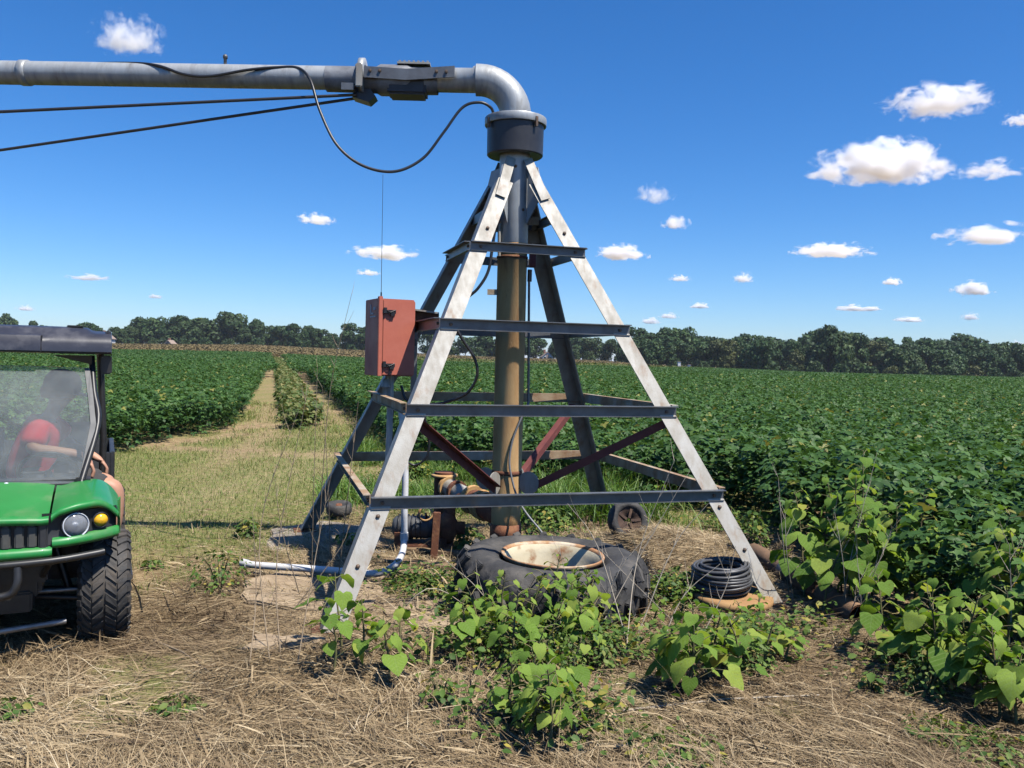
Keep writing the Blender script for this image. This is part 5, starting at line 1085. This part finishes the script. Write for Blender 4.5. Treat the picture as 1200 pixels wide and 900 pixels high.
# ================================================================== PLANTS AND LITTER
# ---- velvetleaf weeds: every leaf a part
VL = leaf_mat('velvetleaf', [(0, (.10, .19, .03)), (.4, (.165, .28, .042)), (.75, (.24, .35, .06)), (.955, (.31, .38, .07)), (1, (.40, .34, .06))], .75, .4, objrand=True, spec=.15)
def add_veins(m):      # paler midrib and side veins, chewed brown specks
    n, l = m.node_tree.nodes, m.node_tree.links; hs = [q for q in n if q.type == 'HUE_SAT'][0]; tc = [q for q in n if q.type == 'TEX_COORD'][0]
    sp = n.new('ShaderNodeSeparateXYZ'); l.new(tc.outputs['Object'], sp.inputs[0]); ab = n.new('ShaderNodeMath'); ab.operation = 'ABSOLUTE'; l.new(sp.outputs['X'], ab.inputs[0])
    k = n.new('ShaderNodeMath'); k.operation = 'MULTIPLY_ADD'; k.inputs[1].default_value = -.75; l.new(ab.outputs[0], k.inputs[0]); l.new(sp.outputs['Y'], k.inputs[2])
    fr = n.new('ShaderNodeMath'); fr.operation = 'PINGPONG'; fr.inputs[1].default_value = .095; l.new(k.outputs[0], fr.inputs[0])
    mn = n.new('ShaderNodeMath'); mn.operation = 'MINIMUM'; l.new(fr.outputs[0], mn.inputs[0]); l.new(ab.outputs[0], mn.inputs[1])
    mr = n.new('ShaderNodeMapRange'); mr.inputs['From Min'].default_value = .004; mr.inputs['From Max'].default_value = .03; mr.inputs['To Min'].default_value = .45; mr.inputs['To Max'].default_value = 0; l.new(mn.outputs[0], mr.inputs['Value'])
    mx = n.new('ShaderNodeMix'); mx.data_type = 'RGBA'; l.new(mr.outputs['Result'], mx.inputs[0]); l.new(hs.outputs['Color'], mx.inputs[6]); mx.inputs[7].default_value = (.27, .37, .12, 1)
    nz = n.new('ShaderNodeTexNoise'); nz.noise_dimensions = '4D'; nz.inputs['Scale'].default_value = 5; nz.inputs['Detail'].default_value = 5; oi = [q for q in n if q.type == 'OBJECT_INFO'][0]
    ml = n.new('ShaderNodeMath'); ml.operation = 'MULTIPLY'; ml.inputs[1].default_value = 40; l.new(oi.outputs['Random'], ml.inputs[0]); l.new(ml.outputs[0], nz.inputs['W']); l.new(tc.outputs['Object'], nz.inputs['Vector'])
    sr = n.new('ShaderNodeMapRange'); sr.inputs['From Min'].default_value = .66; sr.inputs['From Max'].default_value = .72; l.new(nz.outputs['Fac'], sr.inputs['Value'])
    m2 = n.new('ShaderNodeMix'); m2.data_type = 'RGBA'; l.new(sr.outputs['Result'], m2.inputs[0]); l.new(mx.outputs[2], m2.inputs[6]); m2.inputs[7].default_value = (.16, .10, .035, 1)
    for q in n:
        if q.type == 'BSDF_PRINCIPLED': l.new(m2.outputs[2], q.inputs['Base Color'])
add_veins(VL)
VSTEM = mat('weed_stem', (.13, .15, .05), (.20, .15, .07), 20, .8)
def heart(seed, droop, fold):
    g_ = random.Random(seed); mid = [(0, 0), (0, .16), (0, .34), (0, .52), (0, .70), (0, .86), (0, 1.0)]
    E = [(.20, -.17), (.41, -.11), (.53, .08), (.56, .27), (.50, .46), (.38, .64), (.20, .83)]
    E = [(x * (1 + g_.uniform(-.06, .06)), y + g_.uniform(-.02, .02)) for x, y in E]; E2 = [(x * (1 + g_.uniform(-.08, .08)), y + g_.uniform(-.02, .02)) for x, y in E]
    z = lambda x, y: -droop * y * y + fold * abs(x) + .05 * math.sin(9 * y + seed) * abs(x) * 2 + g_.uniform(-.018, .018)
    vs = [(x, y, z(x, y)) for x, y in mid] + [(-x, y, z(x, y)) for x, y in E] + [(x, y, z(x, y)) for x, y in E2]
    fs = []
    for o in (7, 14):
        t = [(0, o + 1, o), (0, o + 2, o + 1), (0, 1, o + 3, o + 2), (1, 2, o + 4, o + 3), (2, 3, o + 4), (3, 4, o + 5, o + 4), (4, 5, o + 6, o + 5), (5, 6, o + 6)]
        fs += [f[::-1] for f in t] if o == 14 else t
    me = bpy.data.meshes.new('heart_leaf'); me.from_pydata(vs, [], fs); me.polygons.foreach_set('use_smooth', np.ones(len(fs), bool)); me.materials.append(VL); return me
HEARTS = [heart(k, .15 + .12 * k, .12 - .07 * k) for k in range(5)]
def velvetleaf(bx, by, h, nl, ls, label, group, seed, lean=(0, 0), bare=.18):
    g_ = random.Random(seed); z0 = gzf(bx, by); o = empty('velvetleaf_weed', (bx, by, z0))
    def sp(t): return Vector((lean[0] * t * t * h + .02 * math.sin(3 * t + seed), lean[1] * t * t * h + .02 * math.cos(2.3 * t + seed), h * t))
    b = MB(); b.tube([sp(t) - Vector((0, 0, .03 if t == 0 else 0)) for t in (0, .25, .5, .75, 1)], [.0075, .0065, .0055, .004, .002], 6, False)
    leaves = []
    for k in range(nl):
        t = bare + (1 - bare) * (k + g_.random()) / nl; az = k * 2.4 + g_.uniform(-.5, .5); p = sp(t); size = ls * (1.15 - .75 * max(0, t - .45) / .55) * g_.uniform(.42, 1.2) * (.8 if t < .3 else 1)
        pl = (.05 + .09 * (1 - t)) * g_.uniform(.7, 1.3) * min(1.2, h / .4) ; el = g_.uniform(.1, .8); d = Vector((math.cos(az) * math.cos(el), math.sin(az) * math.cos(el), math.sin(el)))
        q = p + d * pl; b.tube([p, p + d * pl * .5 + Vector((0, 0, .005)), q], [.003, .0022, .0015], 4, False)
        leaves.append((q, az + g_.uniform(-.5, .5), g_.uniform(.1, .85), g_.uniform(-.35, .35), size * 1.12))
    b.build('stem', VSTEM, o)
    for q, az, dr, ro_, size in leaves:
        lf = link('leaf', HEARTS[g_.randrange(5)], None, o); lf.location = q; lf.scale = (size * g_.uniform(.85, 1.05), size, size)
        lf.rotation_euler = (Matrix.Rotation(az - math.pi / 2, 3, 'Z') @ Matrix.Rotation(-dr, 3, 'X') @ Matrix.Rotation(ro_, 3, 'Y')).to_euler()
    tag(o, label, 'weed', group); return o
def bed_of(px_list, h, nl, ls, label, group, seed, jh=.2):
    g_ = random.Random(seed)
    for k, (px_, py_) in enumerate(px_list):
        p = gp(px_, py_); velvetleaf(p.x, p.y, h * g_.uniform(1 - jh, 1 + jh), int(nl * g_.uniform(.8, 1.2)), ls, label, group, seed * 50 + k, (g_.uniform(-.2, .2), g_.uniform(-.2, .1)))
bed_of([(392, 800), (420, 790), (452, 800), (470, 775)], .30, 11, .085, 'heart-leaved weed at the foot of the near left leg', 'weeds at the near left leg', 2)
p = gp(396, 775); velvetleaf(p.x, p.y, .40, 9, .12, 'heart-leaved weed with the biggest leaf, against the near left leg', 'weeds at the near left leg', 77)
bed_of([(540, 775), (556, 760), (570, 745), (588, 768), (605, 790), (622, 760), (640, 782), (660, 762), (682, 785), (700, 760), (650, 745), (690, 748)], .37, 22, .066, 'small-leaved green weed in the bed before the big tyre', 'weeds in front of the big tyre', 3, .28)
bed_of([(595, 850), (618, 872), (640, 880), (662, 862), (625, 835), (670, 832)],   .33, 20, .068, 'green weed in the nearest clump at the bottom middle', 'weeds at the bottom middle', 4)
p = gp(806, 826); velvetleaf(p.x, p.y, .46, 28, .108, 'big heart-leaved weed casting a dark shadow right of the big tyre', 'broad-leaved weeds right of the tyre', 201); p = gp(786, 815); velvetleaf(p.x, p.y, .33, 13, .10, 'broad-leaved weed left of the one casting the dark shadow', 'broad-leaved weeds right of the tyre', 202)
bed_of([(846, 800), (864, 812), (828, 795)], .30, 13, .075, 'yellowish broad-leaved weed beside the big heart-leaved one', 'broad-leaved weeds right of the tyre', 5); bed_of([(900, 785), (922, 778)], .24, 8, .075, 'small heart-leaved weed standing near the foot of the right leg', 'weeds at the near right leg', 6)
bed_of([(770, 735), (800, 728), (835, 738), (870, 742), (890, 735)], .2, 16, .04, 'low small-leaved weed before the coil of tubing', 'weeds before the coil', 7)
bed_of([(945, 702), (968, 722), (995, 715), (1018, 722), (1035, 708), (985, 700), (1052, 715), (1075, 712)], .80, 26, .112, 'tall heart-leaved weed in the clump rising at the crop edge', 'tall weeds at the crop edge', 8, .2)
p = gp(1008, 705); velvetleaf(p.x, p.y, 1.0, 26, .125, 'tallest heart-leaved weed at the crop edge right of the tower', 'tall weeds at the crop edge', 203)
bed_of([(1040, 770), (1070, 785), (1095, 800), (1120, 812), (1145, 825), (1168, 838), (1192, 850), (1090, 775), (1130, 790), (1175, 812)], .44, 20, .105, 'broad heart-leaved weed along the crop at lower right', 'weeds along the crop at lower right', 9, .25)
bed_of([(1180, 775), (1150, 765), (1198, 790), (1215, 800)], .72, 18, .11, 'upright heart-leaved weed at the right edge above the broad-leaved row', 'tall weeds at the right edge', 10, .15)
bed_of([(690 + 12 * k, 600 + (k * 7) % 12) for k in range(8)], .3, 10, .06, 'green weed growing along the back of the straw pile', 'weeds behind the straw pile', 12)

# ---- leafy low clumps, each one plant
SMALL = leaf_mat('small_weed_leaf', [(0, (.05, .11, .02)), (.5, (.10, .18, .03)), (.85, (.19, .24, .05)), (1, (.40, .32, .06))], .6, .3)
def clump(px_, py_, w, h, nleaf, ls, label, seed, mt=SMALL):
    g_ = np.random.default_rng(seed); p = gp(px_, py_); o = empty('weed_clump', (p.x, p.y, gzf(p.x, p.y)))
    a = g_.uniform(0, 6.283, nleaf); t = g_.random(nleaf); r_ = w * t ** .6; P = np.stack([np.cos(a) * r_, np.sin(a) * r_, h * g_.random(nleaf) ** .8 * (1 - .5 * t) + .01], -1)
    V, Fc = stamp(LEAFLET, LEAFLET_F, P, rot_mats(a + g_.normal(0, .7, nleaf) - 1.57, np.abs(g_.normal(.5, .4, nleaf)), a + 1.57 + g_.normal(0, .6, nleaf)), ls * g_.uniform(.5, 1.3, nleaf))
    link('foliage', np_mesh('foliage', V, Fc, np.repeat(g_.random(nleaf), NLV)), mt, o); b = MB()
    for k in range(9):
        aa = g_.uniform(0, 6.28); b.tube([(0, 0, -.02), (math.cos(aa) * w * .4, math.sin(aa) * w * .4, h * .6), (math.cos(aa) * w * .7, math.sin(aa) * w * .7, h * .85)], [.004, .003, .001], 4, False)
    b.build('stem', VSTEM, o); tag(o, label, 'weed'); return o
clump(258, 690, .20, .30, 300, .032, 'bushy green weed between the cart and the conduit', 1); clump(290, 630, .10, .16, 160, .04, 'small dark weed on the lane behind the conduit end', 2)
clump(208, 832, .11, .06, 130, .035, 'low green tuft in the straw at lower left', 3); clump(178, 665, .07, .06, 80, .035, 'little green tuft right of the cart wheel', 4); clump(12, 838, .1, .06, 90, .035, 'green tuft at the lower left edge', 5)
clump(515, 830, .07, .16, 70, .04, 'small weed in the straw below the sandy slab', 6); clump(1105, 860, .16, .05, 200, .03, 'low green patch in the straw at lower right', 7); clump(1165, 885, .2, .06, 260, .03, 'low green patch in the lower right corner', 8)
clump(790, 885, .2, .06, 200, .035, 'low sprouts in the straw at the bottom edge', 9); clump(1020, 812, .04, .12, 30, .05, 'single seedling standing in the straw at lower right', 10)
clump(480, 560, .2, .32, 380, .06, 'leafy green weed behind the near left leg', 11); clump(640, 620, .25, .2, 420, .05, 'yellow-green weed between riser foot and far right leg', 12); clump(545, 640, .16, .2, 240, .05, 'reddish-green weed in the shade by the riser foot', 13)
clump(880, 655, .12, .34, 260, .045, 'vine-like weed climbing the near right leg', 14); clump(500, 690, .3, .09, 700, .03, 'low mat of small leaves left of the big tyre', 15); clump(410, 640, .12, .1, 160, .035, 'yellowish weed in the shade behind the near left leg', 16)
clump(800, 700, .2, .2, 420, .035, 'yellow-green weed between the big tyre and the coil', 17)

NARROW = leaf_mat('narrow_weed_leaf', [(0, (.06, .12, .025)), (.5, (.115, .19, .04)), (.85, (.20, .25, .06)), (1, (.36, .24, .07))], .65, .3)
for k, (px_, py_, w_, h_, lab) in enumerate([(700, 790, .13, .24, 'feathery small-leaved weed at the right end of the bed before the tyre'), (655, 800, .12, .25, 'feathery weed between the tyre bed and the nearest clump'), (875, 790, .12, .22, 'feathery weed right of the big heart-leaved plant'), (1085, 815, .13, .22, 'feathery weed before the row at lower right'), (610, 725, .14, .28, 'feathery weed close against the front of the big tyre')]):
    clump(px_, py_, w_, h_, 330, .026, lab, 60 + k, NARROW)

# ---- dead stalks
DEAD = mat('dead_stalk', (.34, .26, .17), (.22, .16, .10), 30, .9); DEADW = mat('bleached_stalk', (.50, .43, .33), (.38, .31, .22), 30, .9)
def stalk(pts, r_, label, group, seed, mt=DEAD, twigs=6):
    g_ = random.Random(seed); base = pts[0].copy(); base.z = gzf(base.x, base.y); path = spline([p - base for p in pts], 5); n = len(path)
    b = MB(); b.tube(path, [r_ * (1 - .75 * i / n) for i in range(n)], 5, False)
    for k in range(twigs):
        i = g_.randrange(int(n * .35), n); p = path[i]; a = g_.uniform(0, 6.28); L = g_.uniform(.05, .16); d = Vector((math.cos(a) * .5, math.sin(a) * .5, .8)); b.tube([p, p + d * L * .6, p + d * L + Vector((0, 0, .02))], [r_ * .45, r_ * .3, r_ * .12], 4, False)
    o = b.build('dead_stalk', mt, None, loc=base); tag(o, label, 'stalk', group)
GA = 'dead stalks left of the tower'; GB = 'dead stalks over the big tyre'; GC = 'bleached stalks at the crop edge'
stalk([gp(372, 668), at(378, 560, 5.9), at(388, 450, 5.85), at(412, 345, 5.8)], .0042, 'tallest dead stalk, reaching up beside the control box', GA, 1, twigs=12)
for k, (a, b_, c, y_) in enumerate([((365, 680), (368, 560), (372, 430), 5.6), ((388, 670), (384, 560), (378, 455), 5.7), ((330, 790), (325, 650), (358, 470), 4.3), ((345, 800), (372, 640), (395, 520), 4.2), ((318, 795), (305, 620), (350, 480), 4.3), ((352, 700), (330, 620), (322, 560), 5.2), ((395, 690), (410, 560), (420, 470), 5.4), ((340, 720), (400, 640), (410, 600), 5.0), ((290, 800), (300, 700), (296, 600), 4.2)]):
    stalk([gp(*a), at(*b_, y_), at(*c, y_)], .0038, 'thin dead stalk in the sparse stand before the far left leg', GA, 10 + k)
for k, (a, b_, c, y_) in enumerate([((690, 760), (745, 660), (800, 565), 4.6), ((745, 750), (790, 640), (830, 590), 4.75), ((700, 745), (725, 670), (775, 610), 4.7), ((732, 780), (748, 650), (790, 540), 4.6), ((740, 770), (700, 640), (665, 590), 4.5), ((600, 745), (560, 690), (520, 655), 4.7), ((790, 730), (760, 700), (700, 640), 4.8), ((560, 720), (500, 690), (440, 760), 4.7), ((640, 770), (665, 700), (655, 640), 4.5), ((815, 760), (850, 690), (862, 640), 4.6), ((770, 770), (800, 700), (845, 660), 4.5)]):
    stalk([gp(*a), at(*b_, y_), at(*c, y_)], .0036, 'pale dead stalk leaning across the big tyre', GB, 30 + k, DEADW, 5)
for k, (a, b_, c, y_) in enumerate([((985, 720), (1000, 640), (1028, 530), 5.1), ((992, 725), (988, 660), (978, 600), 5.0), ((998, 728), (1025, 670), (1045, 620), 5.0), ((990, 730), (1010, 690), (1035, 650), 4.9), ((925, 700), (918, 640), (912, 560), 5.4), ((930, 705), (922, 650), (920, 600), 5.3), ((1010, 735), (1008, 690), (1003, 640), 4.9), ((1180, 800), (1185, 720), (1183, 640), 4.2)]):
    stalk([gp(*a), at(*b_, y_), at(*c, y_)], .0036, 'bleached dry stalk among the tall weeds at the crop edge', GC, 50 + k, DEADW, 6)
for k, (a, b_, lab) in enumerate([((403, 868), (470, 815), 'brown fallen stick in the straw at bottom left of the weeds'), ((180, 752), (245, 800), 'short fallen stick right of the cart wheel'), ((730, 838), (960, 820), 'long pale straw stem lying right of the weeds')]):
    A, B = gp(*a), gp(*b_); A.z = gzf(A.x, A.y) + .015; B.z = gzf(B.x, B.y) + .02; c = (A + B) / 2; o = MB().tube([A - c, Vector((.01, .01, .012)), B - c], [.006, .005, .003], 6).build('fallen_stick', DEAD if k < 2 else DEADW, None, loc=c); tag(o, lab, 'stick')

# ---- straw litter, lane grass, tall grass, small leaves (uncountable)
STRAW = leaf_mat('straw', [(0, (.10, .066, .036)), (.35, (.275, .195, .105)), (.7, (.47, .36, .21)), (1, (.66, .55, .37))], .75, .12, spec=.3)
GRASS = leaf_mat('lane_grass_blade', [(0, (.07, .12, .02)), (.5, (.14, .205, .035)), (.8, (.28, .28, .075)), (1, (.48, .38, .18))], .6, .25)
TALLG = leaf_mat('tall_grass_blade', [(0, (.05, .12, .018)), (.6, (.11, .22, .03)), (1, (.22, .30, .06))], .5, .3)
g = np.random.default_rng(99)
def sample(n, y0, y1, pw=1.0, m=.72):
    y = y0 + (y1 - y0) * g.random(n) ** pw; x = g.uniform(-1, 1, n) * (m * y + .3); return x, y
def pad_mask(x, y): return np.exp(-(((x + .95) / .62) ** 2 + ((y - 5.25) / .5) ** 2) ** 2) + np.exp(-(((x + .25) / .45) ** 2 + ((y - 5.0) / .28) ** 2) ** 2)
x, y = sample(420000, 2.0, 9.5, 1.15)
dn = (.25 + .95 * fbm(x * 1.3, y * 1.3 + 30, 3)) * (1 - .75 * green_mask(x, y)) * (1 - .55 * np.clip(pad_mask(x, y), 0, 1)) * np.where(y > 5.5, np.where((x > -2.3) & (x < 2.3), .8, .25), 1) * (1 - sstep(7.2, 9.5, y)) * (1 - .8 * sstep(2.1, 2.7, x) * (y > 3.8))
dn = dn + 1.2 * np.exp(-(((x - 1.25) / .6) ** 2 + ((y - 6.75) / .7) ** 2))
k = (g.random(len(x)) < dn) & ~inside(LEFT_POLY, x, y); x, y = x[k], y[k]; n_ = len(x)
flow = 2.2 * fbm(x * .8 + 5, y * .8, 2) * 3.0
L = np.clip(g.lognormal(-2.35, .55, n_), .02, .38); pit = np.abs(g.normal(0, .16, n_)); up = g.random(n_) < .05; pit[up] = g.uniform(.4, 1.2, up.sum())
V, Fc, kk = ribbons(np.stack([x, y, gz(x, y) + g.uniform(.002, .022, n_)], -1), flow + g.normal(0, .9, n_), pit, L, np.where(g.random(n_) < .05, g.uniform(.005, .011, n_), g.uniform(.0013, .0034, n_)), g.normal(-.12, .35, n_) - pit * .8, 3, g)
tone = np.clip(g.normal(.42 - .22 * np.exp(-(((x + 1.75) / .45) ** 2 + ((y - 4.95) / .6) ** 2)) + .6 * (fbm(x * .9 + 70, y * .9, 3) - .5), .2, n_), 0, 1)
o = link('straw_litter', np_mesh('straw_litter', V, Fc, np.repeat(tone, kk)), STRAW); tag(o, 'dry straw and cut grass litter covering the foreground', 'straw', kind='stuff')
# lane grass
x, y = sample(260000, 5.2, 26, 1.2); gm_ = green_mask(x, y); k = (g.random(len(x)) < gm_ * .85 + .05) & (x < 2.3) & ~inside(LEFT_POLY, x, y) & ~inside(RIGHT_POLY, x, y); x, y = x[k], y[k]; n_ = len(x)
V, Fc, kk = ribbons(np.stack([x, y, gz(x, y)], -1), g.uniform(0, 6.28, n_), g.uniform(.5, 1.5, n_), g.uniform(.025, .085, n_) * (1 + sstep(10, 22, y)), g.uniform(.002, .005, n_) * (1 + 1.5 * sstep(8, 20, y)), g.normal(-.6, .3, n_), 2, g)
o = link('lane_grass', np_mesh('lane_grass', V, Fc, np.repeat(np.clip(g.normal(.5, .27, n_) + .25 * (1 - green_mask(x, y)), 0, 1), kk)), GRASS); tag(o, 'short patchy grass on the lane left of the tower', 'grass', kind='stuff')
# tall grass behind the tower
x = g.uniform(-2.6, 2.3, 60000); y = g.uniform(7.6, 14, 60000); k = (g.random(60000) < sstep(.36, .55, fbm(x * 1.1, y * 1.1 + 9, 3)) * sstep(7.6, 8.6, y + .35 * x)) & ~inside(RIGHT_POLY, x, y - .7) & (x > -1.9 - .12 * (y - 8)); x, y = x[k], y[k]; n_ = len(x)
V, Fc, kk = ribbons(np.stack([x, y, gz(x, y)], -1), g.uniform(0, 6.28, n_), g.uniform(.9, 1.5, n_), g.uniform(.14, .42, n_) * (.7 + .5 * (x > .2)), g.uniform(.005, .011, n_), g.normal(-1.0, .5, n_), 4, g)
o = link('tall_grass', np_mesh('tall_grass', V, Fc, np.repeat(g.random(n_), kk)), TALLG); tag(o, 'tall green grass between the tower and the crop', 'grass', kind='stuff')
# small leaves of ground-cover weeds
cs = [(500, 690, .3, 500), (560, 720, .25, 700), (680, 762, .4, 1100), (600, 770, .45, 1300), (740, 775, .2, 120), (640, 850, .35, 700), (830, 780, .25, 500), (790, 705, .25, 600), (880, 760, .25, 700), (640, 640, .35, 500), (600, 600, .5, 800), (480, 560, .5, 700), (420, 575, .3, 300), (850, 620, .3, 500), (950, 740, .2, 150), (1080, 790, .4, 500), (700, 605, .4, 500)]
PX, PY, PR = [], [], []
for px_, py_, rr, nn in cs:
    c = gp(px_, py_); PX.append(c.x + g.normal(0, rr * .55, nn)); PY.append(c.y + g.normal(0, rr * .4, nn))
x, y = np.concatenate(PX), np.concatenate(PY); n_ = len(x); hh_ = g.random(n_) ** 1.6 * .16
V, Fc = stamp(LEAFLET, LEAFLET_F, np.stack([x, y, gz(x, y) + .01 + hh_], -1), rot_mats(g.uniform(0, 6.28, n_), np.abs(g.normal(.35, .35, n_)), g.uniform(0, 6.28, n_)), g.uniform(.018, .05, n_))
o = link('ground_cover', np_mesh('ground_cover', V, Fc, np.repeat(g.random(n_), NLV)), SMALL); tag(o, 'small-leaved weeds creeping round the tower foot and big tyre', 'ground cover', kind='stuff')

# ------------------------------------------------------------------ tell look-alikes apart by their order from the left
ORD = ['first', 'second', 'third', 'fourth', 'fifth', 'sixth', 'seventh', 'eighth', 'ninth', 'tenth', 'eleventh', 'twelfth', 'thirteenth', 'fourteenth', 'fifteenth', 'sixteenth', 'seventeenth', 'eighteenth', 'nineteenth', 'twentieth'] + ['twenty-' + q for q in ('first', 'second', 'third', 'fourth', 'fifth', 'sixth', 'seventh', 'eighth', 'ninth')] + ['thirtieth'] + ['thirty-' + q for q in ('first', 'second', 'third', 'fourth', 'fifth', 'sixth', 'seventh', 'eighth', 'ninth')]
same = {}
for q in scene.objects:
    if q.parent is None and q.get('label') and q.get('group'): same.setdefault(q['label'], []).append(q)
for lab, obs in same.items():
    if len(obs) > 1:
        obs.sort(key=lambda q: q.location.x / q.location.y)
        for k, q in enumerate(obs): q['label'] = '%s, %s from the left' % (lab, ORD[k])


# ------------------------------------------------------------------ thin summer haze
hz = bpy.data.materials.new('haze_air'); hz.use_nodes = True; hz.node_tree.nodes.remove(hz.node_tree.nodes['Principled BSDF'])
pv_ = hz.node_tree.nodes.new('ShaderNodeVolumePrincipled'); pv_.inputs['Color'].default_value = (.80, .88, 1.0, 1); pv_.inputs['Density'].default_value = .00013; pv_.inputs['Anisotropy'].default_value = 0.0
hz.node_tree.links.new(pv_.outputs[0], hz.node_tree.nodes['Material Output'].inputs['Volume'])
o = link('haze', MB().box((0, 4000, 12), (16000, 12000, 40)).mesh('haze'), hz); tag(o, 'thin pale air over the whole field', 'haze', kind='stuff')
